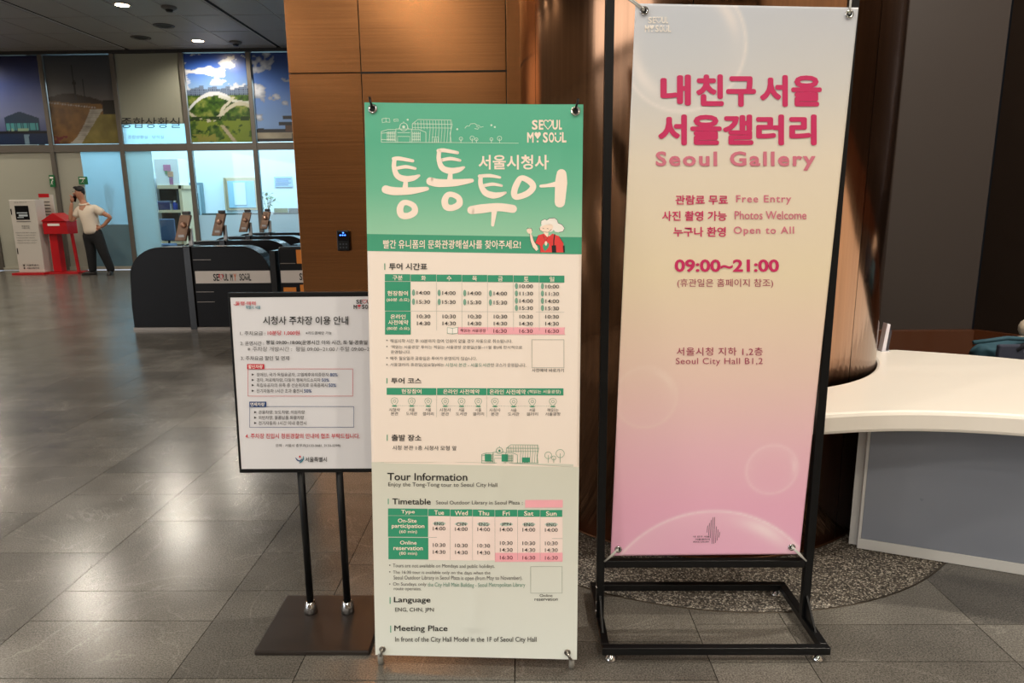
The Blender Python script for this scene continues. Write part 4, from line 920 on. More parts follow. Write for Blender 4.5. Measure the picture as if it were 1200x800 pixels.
# ================================================================== GALLERY POSTER STAND
PY = 2.168
def bx2(name, m_, parent, a, b, w_=.026, **k): return MB().bar(a, b, w_).build(name, m_, parent, .003, **k)
gs_ = thing('poster_frame_stand', (.615, PY, 0), 'black square tube frame stand holding the pink poster', 'stand')
xl = ony(703, 600, PY).x; xr = ony(950, 600, PY).x
xl, xr = .262, .966
zb = ony(820, 659, PY).z
MB().box(xl-.013, xl+.013, PY-.013, PY+.013, .045, 2.16).build('post', BLACK, gs_, .002); MB().box(xr-.013, xr+.013, PY-.013, PY+.013, .045, 2.16).build('post', BLACK, gs_, .002)
MB().box(xl, xr, PY-.013, PY+.013, 2.135, 2.16).build('top_rail', BLACK, gs_, .002)
MB().box(xl+.013, xr-.013, PY-.012, PY+.012, zb-.013, zb+.013).build('cross_rail', BLACK, gs_, .002)
y0, y1 = 1.985, 2.385; xb0, xb1 = xl-.012, xr+.014
MB().box(xb0, xb1, y0, y0+.025, .022, .047).build('base_rail', BLACK, gs_, .002); MB().box(xb0, xb1, y1-.025, y1, .022, .047).build('base_rail', BLACK, gs_, .002)
for x in (xb0, xb1-.026): MB().box(x, x+.026, y0+.025, y1-.025, .022, .047).build('side_rail', BLACK, gs_, .002)
for x in (xl, xr): MB().prism([(PY-.012, .047), (PY-.10, .047), (PY-.012, .13)], x-.003, x+.003, 'x').build('gusset', BLACK, gs_)
for x in (xb0+.03, xb1-.035):
    for y in (y0+.012, y1-.013): MB().lathe(x, y, [(0, 0), (.019, 0), (.019, .006), (.012, .014), (.006, .022)], 16).build('levelling_foot', CHROME, gs_)
for z in (.075, .11, .165): MB().ball((xl-.014, PY-.02, z), .004, .003, .004, 6, 4).build('bolt', CHROME, gs_)
pc = [ony(744.7, 4, PY-.018), ony(1006, 9, PY-.018), ony(715.5, 651, PY-.018), ony(937, 649, PY-.018)]
ppx = [(744.7, 4), (1006, 9), (715.5, 651), (937, 649)]
PS = Surf(*pc, px=ppx)
pos = thing('gallery_poster', (.615, PY-.018, .27), 'pink and cream fabric poster with cerise Korean gallery title', 'poster')
def uvc(x, y): return PS.uv(x, y)
def gal(U, V):
    asp = .65/1.74; c = ramp(V, [(0, (236, 178, 208)), (.10, (238, 180, 206)), (.22, (238, 192, 204)), (.36, (238, 208, 196)), (.55, (238, 222, 192)), (.75, (234, 222, 202)), (.88, (214, 212, 208)), (1, (200, 204, 212))])
    edge = lin((196, 206, 220)); w_ = np.exp(-((U-.1)**2*3+(1-V)**2*30))[..., None]*.5; c = c*(1-w_)+np.array(edge)*w_
    def bub(cx, cy, ex, ey, col, fill=.10, arcs=(), rim=1.0, lw=.006):
        nonlocal c
        u0, v0 = uvc(cx, cy); ru = abs(uvc(ex, cy)[0]-u0)
        d = np.sqrt((U-u0)**2+((V-v0)/asp)**2)/ru; ang = np.degrees(np.arctan2((V-v0)/asp, U-u0))
        col = np.array(lin(col))
        a_ = (d < 1)*fill*d**3+rim*.55*np.exp(-((d-1)/(lw/ru*1.4))**2)
        for (am, aw, dm, dw, st) in arcs: a_ = a_+st*np.exp(-((ang-am)/aw)**2-((d-dm)/dw)**2)*(d < 1.0)
        a_ = np.clip(a_, 0, 1)[..., None]; c = c*(1-a_)+col*a_
    bub(802, 55, 875, 55, (244, 236, 232), .16, ((35, 22, .84, .09, .55), (215, 30, .80, .10, .6), (-145, 30, .80, .10, .6)), .8)
    bub(757, 467, 794, 467, (248, 226, 214), .12, ((45, 30, .86, .09, .5),), .35)
    bub(829, 720, 958, 720, (252, 228, 236), .22, ((62, 14, .93, .06, .75), (35, 5, .90, .02, .8)), 1.0)
    bub(905, 551, 935, 551, (250, 220, 226), .16, ((10, 22, .86, .09, .6), (200, 20, .86, .08, .5)), .6)
    return c
colour_grid('poster_sheet', PS, gal, 110, 290, PRINT, pos, thick=.0015)
pp = Pen(PS); lg = pp.frame(720, 0, 3.637); logo(pp, 'w', 'w', 130, 73, 243, 139, .012)
pp.text('t', '내', 197, 321, 328, 454, .0, fat=.042); pp.text('t', '친구', 350, 320, 606, 459, .0, fat=.042); pp.text('t', '서울', 622, 323, 884, 459, .0, fat=.04); pp.text('t', '서울갤러리', 187, 492, 862, 624, .0, fat=.04); pp.text('r', 'Seoul Gallery', 177, 650, 857, 732, .02, space=1.2, fat=.012)
pp.frame(720, 210, 3.479)
pp.text('t', '관람료 무료', 250, 70, 465, 109, .018); pp.text('t', '사진 촬영 가능', 195, 135, 460, 175, .018); pp.text('t', '누구나 환영', 242, 200, 456, 240, .018)
pp.text('r', 'Free Entry', 498, 70, 722, 109, .014, space=1.15); pp.text('r', 'Photos Welcome', 492, 135, 783, 169, .01); pp.text('r', 'Open to All', 488, 198, 733, 237, .014, space=1.15)
pp.text('t', '09:00~21:00', 247, 332, 672, 384, .02, fat=.01); pp.text('d', '(휴관일은 홈페이지 참조)', 258, 411, 648, 449, .0)
pp.text('d', '서울시청 지하 1,2층', 255, 690, 606, 725, .006, space=1.08); pp.text('d', 'Seoul City Hall B1,2', 252, 733, 606, 766, .0, space=1.08)
pp.frame(710, 430, 3.479)
for i, (x, a, b) in enumerate(((414, 646, 674), (421, 636, 686), (428, 624, 696), (435, 613, 720), (442, 612, 720), (449, 650, 716), (456, 662, 706), (463, 672, 694))): pp.stroke('k', [(x+4, a), (x, b)], 1.7)
for i, s_ in enumerate(('내 친구 서울', '서울갤러리', 'SEOUL GALLERY')): pp.text('k', s_, 358 if i != 1 else 366, 687+i*11, 425, 694+i*11 if i < 2 else 714, .01)
pp.build(pos, {'w': ('city_logo', WHITE, 'white city logo'), 't': ('title_lettering', CERISE, 'cerise lettering'), 'r': ('english_lettering', ROSE, 'rose lettering'), 'd': ('small_lettering', DKROSE, None), 'k': ('gallery_mark', INK, 'black striped gallery mark')})
def eyelet(surf, px, py, parent, r=.0095, m_=CHROME):
    u, v = surf.uv(px, py); c = surf.pt(u, v, .003); n_ = surf.n; x = Vector((1, 0, 0)); y = n_.cross(x).normalized()
    m = MB(); m.tube([c+x*(r*cos(a))+y*(r*sin(a)) for a in np.linspace(0, 2*pi, 17)[:-1]], r*.34, 8, closed=True); e = m.build('eyelet', m_, parent)
    m = MB(); c2 = surf.pt(u, v, .0016); m.add([c2+x*(r*.8*cos(a))+y*(r*.8*sin(a)) for a in np.linspace(0, 2*pi, 13)[:-1]], [tuple(range(12))]); m.build('eyelet_hole', BLACKM, e)
    return c
NYL = mat('clear_cord', (215, 215, 210), .3)
cor = ((755, 13), (995, 17), (724.5, 643), (927.5, 640.5)); ends = [(xl+.014, PY-.008, 2.05), (xr-.014, PY-.008, 2.06), (xl+.012, PY-.012, zb+.012), (xr-.012, PY-.012, zb+.012)]
for (x, y), e in zip(cor, ends):
    c = eyelet(PS, x, y, pos); m = MB(); m.tube([c, (c+Vector(e))/2+Vector((0, -.004, 0)), e], .0032, 6); m.tube([c+Vector((0, -.002, .004)), (c+Vector(e))/2+Vector((0, -.006, .006)), e], .0022, 6); m.build('tie_cord', NYL, pos)

# ================================================================== GREEN TOUR BANNER
bpx = [(427, 120), (683.5, 122.5), (440, 767), (676, 772.5)]
bc = [ony(427, 120, 2.152), ony(683.5, 122.5, 2.104), ony(440, 767, 1.975), ony(676, 772.5, 1.94)]
def rel(u, v):   # the arms of the stand press faint ridges into the sheet
    d1 = abs((u-.05)-(1-v)*.9*.55); d2 = abs((.95-u)-(1-v)*.9*.55)
    return .002*math.exp(-(d1/.035)**2)*(v > .05)+.002*math.exp(-(d2/.035)**2)*(v > .05)+.004*math.sin(v*5)*math.sin(u*pi)
BS = Surf(*bc, relief=rel, px=bpx)
bn = thing('tour_banner', (-.16, 1.96, .02), 'green topped tour timetable banner with huge Korean brush title', 'banner')
def ban(U, V): return ramp(V, [(0, (232, 236, 230)), (.18, (230, 230, 222)), (.335, (226, 222, 210)), (.352, (226, 222, 210)), (.36, (242, 228, 216)), (.6, (244, 231, 219)), (1, (244, 231, 219))])
colour_grid('banner_sheet', BS, ban, 60, 180, PRINT, bn, thick=.0012)
class GradPen: pass
# header gradient as its own colour sheet laid on the banner
v0 = BS.uv(556, 296.5)[1]; v1 = BS.uv(556, 276.5)[1]
def sub_sheet(name, va, vb, fn, nv, off): 
    class S2:
        def pt(s, u, v, o): return BS.pt(u, va+(vb-va)*v, off+o)
    colour_grid(name, S2(), fn, 60, nv, PRINT, bn)
sub_sheet('green_header', v1, 1.0, lambda U, V: ramp(V, [(0, (150, 205, 172)), (.35, (104, 186, 152)), (.7, (82, 176, 142)), (1, (84, 178, 145))]), 60, .0006)
sub_sheet('green_band', v0, v1, lambda U, V: ramp(V, [(0, (66, 160, 125)), (1, (60, 155, 120))]), 6, .0006)
LG = 'lg'
p_ = Pen(BS).frame(425, 110, 4.0)
def tong(dx, dy, k):
    q = lambda pts: [(x+dx, y+dy) for x, y in pts]
    p_.stroke('title', q([(148, 306), (175, 304), (238, 315)]), [18.1, 19.2, 14.7], smooth=True, off=.0016)
    p_.stroke('title', q([(152, 308), (150, 345), (165, 385), (200, 400), (240, 396), (268, 384)]), [19.2, 21.5, 27.1, 30.5, 26.0, 11.3], smooth=True, off=.0016)
    p_.stroke('title', q([(163, 350), (205, 343), (250, 351)]), [15.8, 16.9, 12.4], smooth=True, off=.0016)
    p_.stroke('title', q([(206, 396), (202, 445)]), [16.9, 27.1], off=.0016)
    p_.stroke('title', q([(110, 450), (150, 458), (230, 456), (306, 446)]), [38.4, 38.4, 33.9, 18.1], smooth=True, off=.0016)
    p_.stroke('title', q([(213, 512), (243, 528), (246, 556), (216, 574), (186, 570), (178, 542), (190, 516)]), [24.9, 27.1, 31.6, 29.4, 31.6, 31.6, 27.1], closed=True, smooth=True, off=.0016)
tong(0, 0, 1); tong(211, -39, 1)
p_.stroke('title', [(552, 386), (600, 384), (648, 392)], [15.8, 16.9, 11.3], smooth=True, off=.0016)
p_.stroke('title', [(558, 388), (558, 425), (578, 462), (612, 476), (645, 474), (674, 464)], [19.2, 22.6, 29.4, 31.6, 24.9, 11.3], smooth=True, off=.0016)
p_.stroke('title', [(575, 430), (615, 424), (656, 431)], [15.8, 15.8, 11.3], smooth=True, off=.0016)
p_.stroke('title', [(514, 546), (560, 540), (640, 532), (708, 540)], [38.4, 42.9, 38.4, 38.4], smooth=True, off=.0016); p_.stroke('title', [(622, 545), (614, 616)], [27.1, 14.7], off=.0016)
p_.stroke('title', [(748, 395), (788, 412), (802, 438), (775, 468), (726, 484), (714, 466), (724, 428)], [24.9, 29.4, 29.4, 29.4, 27.1, 29.4, 29.4], closed=True, smooth=True, off=.0016)
p_.stroke('title', [(838, 433), (872, 430), (912, 424)], [13.6, 16.9, 27.1], smooth=True, off=.0016); p_.stroke('title', [(934, 376), (932, 420), (926, 510)], [45.2, 56.5, 47.5], smooth=True, off=.0016)
p_.text('sub', '서울시청사', 548, 286, 875, 355, .02); p_.text('sub', '빨간 유니폼의 문화관광해설사를 찾아주세요!', 98, 687, 745, 728, .012)
logo(p_, 'logo', 'logo', 775, 122, 957, 230, .02)
# line drawing of the hall
def ln(key, *pts, w=2.4): p_.stroke(key, pts, w, off=.0013)
def hall(key, x, y, k, w=2.4, fillkey=None):
    X = lambda a: x+(a-88)*k; Yy = lambda b: y+(b-120)*k
    P = lambda *q, ww=w: p_.stroke(key, [(X(a), Yy(b)) for a, b in q], ww, off=.0013)
    P((90, 228), (420, 228)); P((90, 178), (90, 228)); P((90, 178), (120, 168), (158, 168)); P((90, 186), (158, 178)); P((90, 215), (158, 218)); P((158, 165), (158, 228)); P((232, 165), (232, 228)); P((158, 165), (232, 165)); P((300, 180), (300, 228)); P((232, 168), (270, 168), (300, 180))
    P((166, 228), (166, 200), (224, 200), (224, 228)); P((166, 182), (224, 182)); p_.stroke(key, [(X(195+19*cos(a)), Yy(155+19*sin(a))) for a in np.linspace(0, 2*pi, 18)[:-1]], w, closed=True, off=.0013); p_.ell(key, X(195), Yy(155), 7*k, 7*k, .0013, 10)
    P((172, 165), (180, 145)); P((218, 165), (210, 145)); P((195, 136), (195, 130))
    for i in range(6):
        for x0 in (118, 238): P((x0+i*7, 178), (x0+i*7, 222))
    for b in (186, 200, 214):
        for x0 in (116, 236): P((x0, b), (x0+38, b))
    P((236, 140), (262, 120), (420, 122), (424, 145)); P((236, 140), (236, 165)); P((236, 140), (424, 142)); P((236, 158), (422, 160), ww=w*.8)
    for i in range(13): a = 248+i*14; P((a, 124 if i > 1 else 132), (a+2, 165), (a-3, 228) if i > 4 else (a+1, 165), ww=w*.8)
    P((424, 145), (414, 185), (420, 228)); P((330, 228), (330, 202), (360, 202), (360, 228)); P((340, 228), (340, 208)); P((350, 228), (350, 208))
def tree(key, x, y, r, h, w=2.4): p_.stroke(key, [(x+r*cos(a), y+r*sin(a)) for a in np.linspace(0, 2*pi, 16)[:-1]], w, closed=True, off=.0013); p_.stroke(key, [(x, y), (x, y+h)], w, off=.0013)
hall('line', 88, 120, 1.0); ln('line', (420, 228), (735, 231), w=2)
for x, y, r in ((465, 210, 8), (518, 207, 10), (538, 213, 7), (608, 212, 7), (646, 208, 10)): tree('line', x, y, r, 229-y)
ln('line', (484, 160), (492, 150), (505, 150), (510, 140), (530, 138), (540, 146), (552, 148), (556, 156), (570, 153)); ln('line', (530, 162), (545, 165), (550, 158), (538, 152))
ln('line', (93, 118), (95, 136), (112, 132), (130, 134), (128, 116), (111, 114), (93, 118)); ln('line', (111, 115), (112, 132)); ln('line', (148, 120), (150, 130), (160, 127), (170, 128), (168, 118), (158, 119), (148, 120))
for x, y in ((214, 121), (448, 165), (608, 146), (624, 155)): p_.ell('line', x, y, 5, 5, .0013, 6)
# the waving guide in red
p_.poly('hair', [(838, 612), (840, 596), (856, 588), (866, 593), (878, 584), (902, 582), (914, 592), (918, 606), (936, 614), (948, 630), (940, 646), (922, 650), (905, 648), (896, 636), (894, 618), (880, 610), (862, 612), (848, 620)], .0014)
p_.poly('hair', [(836, 622), (850, 610), (880, 606), (900, 616), (902, 634), (890, 646), (870, 650), (848, 644), (836, 634)], .00135)
p_.poly('face', [(832, 628), (856, 616), (888, 612), (896, 622), (890, 638), (874, 650), (872, 662), (884, 664), (868, 672), (856, 660), (848, 648), (834, 640)], .0016)
p_.poly('red', [(826, 664), (858, 654), (878, 668), (892, 656), (922, 668), (942, 700), (946, 744), (836, 744), (834, 712), (812, 700)], .0012)
p_.poly('face', [(786, 656), (798, 662), (806, 690), (820, 712), (826, 730), (816, 738), (800, 720), (790, 690)], .0016); p_.poly('face', [(772, 636), (784, 630), (794, 632), (798, 644), (794, 658), (782, 656), (774, 648)], .0016)
p_.poly('bag', [(888, 712), (908, 710), (910, 744), (890, 744)], .0017); p_.stroke('bag', [(902, 660), (898, 690), (898, 712)], 5, .0017); p_.poly('bag', [(940, 712), (948, 712), (949, 744), (942, 744)], .0017)
p_.ell('face', 862, 702, 6, 11, .0017, 12); p_.stroke('bag', [(848, 664), (862, 694), (874, 664)], 1.6, .0017)
for q in ([(772, 636), (778, 629), (786, 633), (794, 630), (798, 644)], [(786, 656), (790, 690), (800, 720), (816, 738)], [(798, 662), (806, 690), (820, 712)], [(838, 612), (840, 596), (856, 588), (866, 593), (878, 584), (902, 582), (914, 592), (918, 606), (936, 614), (948, 630), (940, 646), (922, 650)], [(832, 628), (834, 640), (848, 648), (872, 650), (888, 636)], [(846, 630), (854, 633)], [(866, 632), (874, 634)], [(826, 664), (812, 700), (834, 712), (836, 744)], [(922, 668), (942, 700)]): p_.stroke('out', q, 1.8, .0018)
# Korean timetable
p_.frame(435, 300, 5.0)
def hd(s_, x0, y0, x1, y1, bx0=None, b=.016): p_.text('head', s_, x0, y0, x1, y1, b); p_.rect('bar', bx0 or x0-26, y0+2, (bx0 or x0-26)+5, y1, .001)
hd('투어 시간표', 107, 45, 333, 85, 79)
xs_ = [82, 235, 388, 537, 687, 838, 988, 1135]
for i in range(7): p_.rect('cell', xs_[i]+(1 if i else 0), 110+i, xs_[i+1]-1.5, 151+i, .0009, own=True)
p_.rect('cell', 82, 154, 235, 325, .0009, own=True); p_.rect('cell', 83, 328, 236, 464, .0009, own=True)
for i, s_ in enumerate(('구분', '화', '수', '목', '금', '토', '일')):
    c_ = (xs_[i]+xs_[i+1])/2; w_ = 30 if i == 0 else 14; p_.text('wt', s_, c_-w_, 117+i, c_+w_, 146+i, .014)
p_.text('wt', '현장참여', 98, 208, 220, 237, .016); p_.text('wt', '(60분 소요)', 93, 250, 228, 273, .01); p_.text('wt', '온라인', 116, 346, 206, 373, .016); p_.text('wt', '사전예약', 102, 379, 222, 407, .016); p_.text('wt', '(80분 소요)', 95, 418, 228, 441, .01)
p_.stroke('rule', [(236, 326), (1133, 331)], 1.4)
for x in xs_[2:-1]: p_.stroke('rule', [(x, 158), (x+1, 440)], 1.3)
def tm(s_, x, y, w_=78, h=22, key='ink'): p_.text(key, s_, x, y, x+w_, y+h, .008)
for i in range(4):
    x = 272+i*150.5
    for s_, y in (('14:00', 208+i), ('15:30', 261+i)): tm(s_, x, y); p_.ell('pill', x-19, y+10, 9, 19, .0012, 14)
for i in range(2):
    x = 874+i*151
    for s_, y in (('10:00', 168), ('11:30', 211), ('14:00', 254), ('15:30', 296)): tm(s_, x, y+i); p_.ell('pill', x-18, y+10, 9, 18, .0012, 14)
p_.rect('pink', 515, 422, 1134, 459, .0011, own=True)
for k_ in range(60): p_.ell('scallop', 520+k_*10.4, 422, 4, 4, .0011, 8); p_.ell('scallop', 520+k_*10.4, 459, 4, 4, .0011, 8)
for i in range(6):
    x = 274+i*150; tm('10:30', x, 346); tm('14:30', x, 387)
for i in range(3): tm('16:30', 722+i*151, 430, key='ink2')
p_.text('ink2', '책읽는 서울광장', 528, 430, 678, 449, .006)
p_.poly('wcard', [(452, 422), (482, 426), (514, 420), (514, 454), (482, 459), (452, 456)], .0013); p_.stroke('greenline', [(452, 422), (482, 426), (514, 420), (514, 454), (482, 459), (452, 456)], 2.4, closed=True, off=.0015); p_.stroke('greenline', [(482, 426), (482, 458)], 2, off=.0015)
for s_, r_ in (('해설시작 시간 후 10분까지 참여 인원이 없을 경우 자동으로 취소됩니다.', (115, 490, 832, 512)), ("'책읽는 서울광장' 투어는 책읽는 서울광장 운영일(5월~11월 중)에 한시적으로", (118, 527, 890, 550)), ('운영됩니다.', (118, 556, 235, 576)), ('매주 월요일과 공휴일은 투어가 운영되지 않습니다.', (115, 592, 625, 614)), ('서울갤러리 휴관일(일요일)에는', (115, 630, 432, 653))): p_.text('note', s_, *r_, 0.)
p_.text('note', '만 코스가 운영됩니다.', 708, 629, 912, 652, 0.); p_.text('gnote', '시청사 본관 - 서울도서관', 442, 629, 704, 652, 0.)
for y in (498, 534, 601, 640): p_.ell('note', 95, y, 4, 4, .0012, 8)
p_.frame_rect('rule', 945, 490, 1132, 656, 2); p_.text('ink', '사전예약 바로가기', 946, 660, 1130, 681, .004)
# course
p_.frame(435, 435, 5.0); hd('투어 코스', 120, 42, 300, 76, 92)
for a, b in ((93, 388), (392, 682), (685, 1128)): p_.rect('cell', a, 101, b, 142, .0009, own=True)
p_.text('wt', '현장참여', 182, 107, 300, 135, .014); p_.text('wt', '온라인 사전예약', 428, 107, 642, 135, .014); p_.text('wt', '온라인 사전예약', 700, 107, 910, 136, .014); p_.text('wt', '(책읽는 서울광장)', 922, 110, 1112, 134, .006)
for x in (390, 683): p_.stroke('rule', [(x, 142), (x, 270)], 1.3)
lab3 = (('시청사', '본관'), ('서울', '도서관'), ('서울', '갤러리')); pins = [140, 242, 340, 440, 536, 634, 731, 840, 948, 1067]; labs = list(lab3)*3+[('책읽는', '서울광장')]
for a, b in ((160, 320), (460, 614), (751, 1050)):
    x = a
    while x < b: p_.ell('gnote', x, 205, 1.8, 1.8, .0012, 6); x += 9
for x, (a, b) in zip(pins, labs):
    p_.stroke('greenline', [(x-14, 192), (x-21, 178), (x-16, 164), (x, 158), (x+16, 164), (x+21, 178), (x+14, 192), (x, 206)], 2, closed=True, off=.0013); p_.stroke('greenline', [(x+8*cos(t_), 178+8*sin(t_)) for t_ in np.linspace(0, 2*pi, 12)[:-1]], 2, closed=True, off=.0013)
    p_.ell('bar', x, 207, 16, 4, .0012, 10)
    w1 = {2: 17, 3: 33}[len(a)]; w2 = {2: 22, 3: 33, 4: 44}[len(b)]; p_.text('ink', a, x-w1, 218, x+w1, 238, 0.); p_.text('ink', b, x-w2, 241, x+w2, 261, 0.)
hd('출발 장소', 122, 373, 300, 411, 94); p_.text('ink', '시청 본관 1층 시청사 모형 앞', 128, 437, 507, 464, .004)
u_, v_ = BS.uv(556, 541.5)
sub_sheet('grey_lower_field', 0.0, BS.uv(556, 545)[1], lambda U, V: ramp(V, [(0, (226, 232, 226)), (.5, (218, 220, 210)), (1, (212, 212, 198))]), 60, .0005)
p_.poly('wave', [(5, 550)]+[(5+x, 536-7*sin(x/1180*pi)+9*(x/1180)) for x in range(0, 1181, 59)]+[(1185, 560)], .0007) 
hall('gl', 652, 430, .99, 2.2)
p_.rect('gfill', 672, 485, 708, 528, .0011, own=True); p_.rect('gfill', 770, 485, 806, 528, .0011, own=True); p_.rect('gfill', 888, 505, 935, 533, .0011, own=True)
for x, y, r in ((1040, 492, 20), (1072, 508, 12), (1109, 482, 24)): tree('gl', x, y, r, 535-y, 2.2)
# English half
p_.text('head', 'Tour Information', 98, 597, 570, 641, .012); p_.text('ink', 'Enjoy the Tong-Tong tour to Seoul City Hall', 103, 652, 745, 683, .0)
p_.frame(435, 570, 4.898); hd('Timetable', 124, 70, 348, 104, 98, .012); p_.text('ink', 'Seoul Outdoor Library in Seoul Plaza', 378, 80, 857, 108, .0); p_.text('ink', ':', 870, 88, 874, 103, 0.)
p_.rect('pink', 888, 79, 1101, 118, .0011, own=True)
for k_ in range(21): p_.ell('scallop', 892+k_*10.2, 79, 4, 4, .0011, 8); p_.ell('scallop', 892+k_*10.2, 118, 4, 4, .0011, 8)
xs_ = [99, 332, 460, 588, 716, 845, 973, 1100]
for i in range(7): p_.rect('cell', xs_[i]+(1 if i else 0), 128+i, xs_[i+1]-1.5, 168+i, .0009, own=True)
p_.rect('cell', 99, 170, 332, 290, .0009, own=True); p_.rect('cell', 101, 294, 333, 418, .0009, own=True); p_.rect('pcell', 334, 170, 1100, 422, .0008)
for i, (s_, w_) in enumerate((('Type', 40), ('Tue', 28), ('Wed', 37), ('Thu', 31), ('Fri', 20), ('Sat', 27), ('Sun', 30))): c_ = (xs_[i]+xs_[i+1])/2; p_.text('wt', s_, c_-w_, 135+i, c_+w_, 161+i, .014)
for s_, r_, b in (('On-Site', (157, 185, 266, 208), .014), ('participation', (121, 216, 311, 245), .014), ('(60 min)', (165, 250, 268, 273), .006), ('Online', (169, 311, 266, 333), .014), ('reservation', (131, 342, 302, 365), .014), ('(80 min)', (165, 374, 268, 397), .006)): p_.text('wt', s_, *r_, b)
p_.stroke('rule', [(334, 291), (1100, 298)], 2)
for x in xs_[2:-1]: p_.stroke('rule', [(x, 172), (x, 420)], 1.3)
for i, s_ in enumerate(('ENG', 'CHN', 'ENG', 'JPN', 'ENG', 'ENG')):
    c_ = (xs_[i+1]+xs_[i+2])/2; p_.ell('pillg', c_, 212+i, 37, 11, .0011, 16); p_.text('ink', s_, c_-27, 203+i, c_+27, 222+i, .01); p_.text('ink', '14:00', c_-36, 230+i*1.5, c_+36, 251+i*1.5, .004)
    if i < 3: p_.text('ink', '10:30', c_-36, 324+i, c_+36, 345+i, .004); p_.text('ink', '14:30', c_-36, 364+i, c_+36, 385+i, .004)
    else: p_.text('ink', '10:30', c_-36, 309+i, c_+36, 330+i, .004); p_.text('ink', '14:30', c_-36, 348+i, c_+36, 369+i, .004); p_.text('ink2', '16:30', c_-36, 392+i, c_+36, 413+i, .004)
p_.rect('pink', 716, 381, 1100, 428, .0011, own=True)
for k_ in range(37): p_.ell('scallop', 720+k_*10.4, 381, 4, 4, .0011, 8); p_.ell('scallop', 720+k_*10.4, 428, 4, 4, .0011, 8)
for s_, r_ in (('Tours are not available on Mondays and public holidays.', (127, 443, 715, 470)), ('The 16:30 tour is available only on the days when the', (128, 482, 690, 506)), ('Seoul Outdoor Library in Seoul Plaza is open (from May to November).', (131, 510, 872, 540)), ('On Sundays only', (128, 549, 322, 574)), ('route operates.', (133, 579, 293, 600))): p_.text('note', s_, *r_, 0.)
p_.text('gnote', 'the City Hall Main Building - Seoul Metropolitan Library', 330, 549, 888, 580, 0.)
for y in (452, 490, 560): p_.ell('note', 109, y, 4, 4, .0012, 8)
p_.frame_rect('rule', 918, 457, 1098, 611, 2); p_.text('ink', 'Online', 970, 615, 1043, 631, .004)
p_.frame(425, 640, 4.528); p_.text('ink', 'reservation', 915, 270, 1037, 287, .004)
hd('Language', 168, 268, 365, 305, 145, .012); p_.text('ink', 'ENG, CHN, JPN', 175, 324, 382, 351, .002); hd('Meeting Place', 170, 418, 455, 457, 148, .012); p_.text('ink', 'In front of the City Hall Model in the 1F of Seoul City Hall', 175, 478, 925, 512, .003)
CREAM = mat('print_cream', (252, 234, 218), .45)
p_.build(bn, {'title': ('brush_title', CREAM, 'cream brush lettering'), 'sub': ('header_lettering', CREAM, None), 'logo': ('city_logo', CREAM, 'cream city logo'), 'line': ('header_drawing', mat('print_line', (214, 232, 216), .45), None), 'hair': ('guide_hair', WHITE, None), 'face': ('guide_face', mat('print_skin', (250, 226, 206), .45), None), 'red': ('guide_vest', mat('print_red', (226, 60, 58), .45), None), 'bag': ('guide_bag', INK, None), 'out': ('guide_outline', INK, None),
    'head': ('heading_lettering', INK, None), 'bar': ('heading_bar', GREEN, None), 'cell': ('table_header_cell', GREEN, None), 'wt': ('table_header_lettering', CREAM, None), 'rule': ('table_rules', mat('rule_grey', (150, 160, 150), .5), None), 'ink': ('table_lettering', mat('ink_soft', (48, 44, 44), .5), None), 'ink2': ('strip_lettering', mat('ink_maroon', (110, 40, 52), .5), None), 'pill': ('green_pill', mat('pill_green', (124, 168, 146), .5), None), 'pillg': ('language_pill', mat('pill_pale', (190, 208, 196), .5), None),
    'pink': ('pink_strip', PINKSTRIP, None), 'scallop': ('strip_scallops', PINKSTRIP, None), 'wcard': ('book_icon', WHITE, None), 'greenline': ('green_icon', GREEND, None), 'note': ('note_lettering', GREYINK, None), 'gnote': ('green_note_lettering', mat('ink_green_grey', (96, 140, 122), .5), None), 'wave': ('field_edge', mat('field_grey', (212, 212, 198), .45), None), 'gl': ('hall_drawing', GREEND, None), 'gfill': ('hall_drawing_fill', GREEN, None), 'pcell': ('table_cells', mat('cell_pink', (246, 226, 218), .45), None)})
# eyelets, and the stand behind
ey = [(437.5, 128), (674.5, 130.5), (448.6, 760), (665, 763.7)]
cs = [eyelet(BS, x, y, bn, .011 if i < 2 else .008, CHROME if i < 2 else STEEL) for i, (x, y) in enumerate(ey)]
xs2 = thing('banner_stand', (-.16, 2.06, 0), 'dark cross frame banner stand behind the green tour banner', 'stand')
RUB = mat('grey_rubber', (120, 118, 112), .6)
hub = Vector((-.16, 2.15, .86)); back = Vector((0, .035, 0))
for i, c in enumerate(cs):
    e = Vector(c)+back; m = MB(); 
    if i > 1: e = Vector((c.x, c.y+.05, .055))
    m.tube([hub, hub*.5+e*.5+Vector((0, .012, 0)), e], .006, 8); m.build('arm', BLACK, xs2)
m = MB(); m.tube([hub, (-.16, 2.62, .012)], .007, 8); m.build('rear_leg', BLACK, xs2); MB().ball((-.16, 2.62, .012), .012).build('rubber_foot', RUB, xs2); MB().box(hub.x-.03, hub.x+.03, hub.y-.012, hub.y+.02, hub.z-.03, hub.z+.03, .006).build('hub', BLACK, xs2)
for i in (0, 1):
    c = Vector(cs[i]); s_ = -1 if i == 0 else 1; m = MB(); m.tube([c+back, c+Vector((s_*.002, .012, .012)), c+Vector((0, -.008, .006)), c+Vector((-s_*-.004, -.012, .02)), c+Vector((s_*.007, -.006, .032))], .0035, 8); m.build('hook', BLACK, xs2)
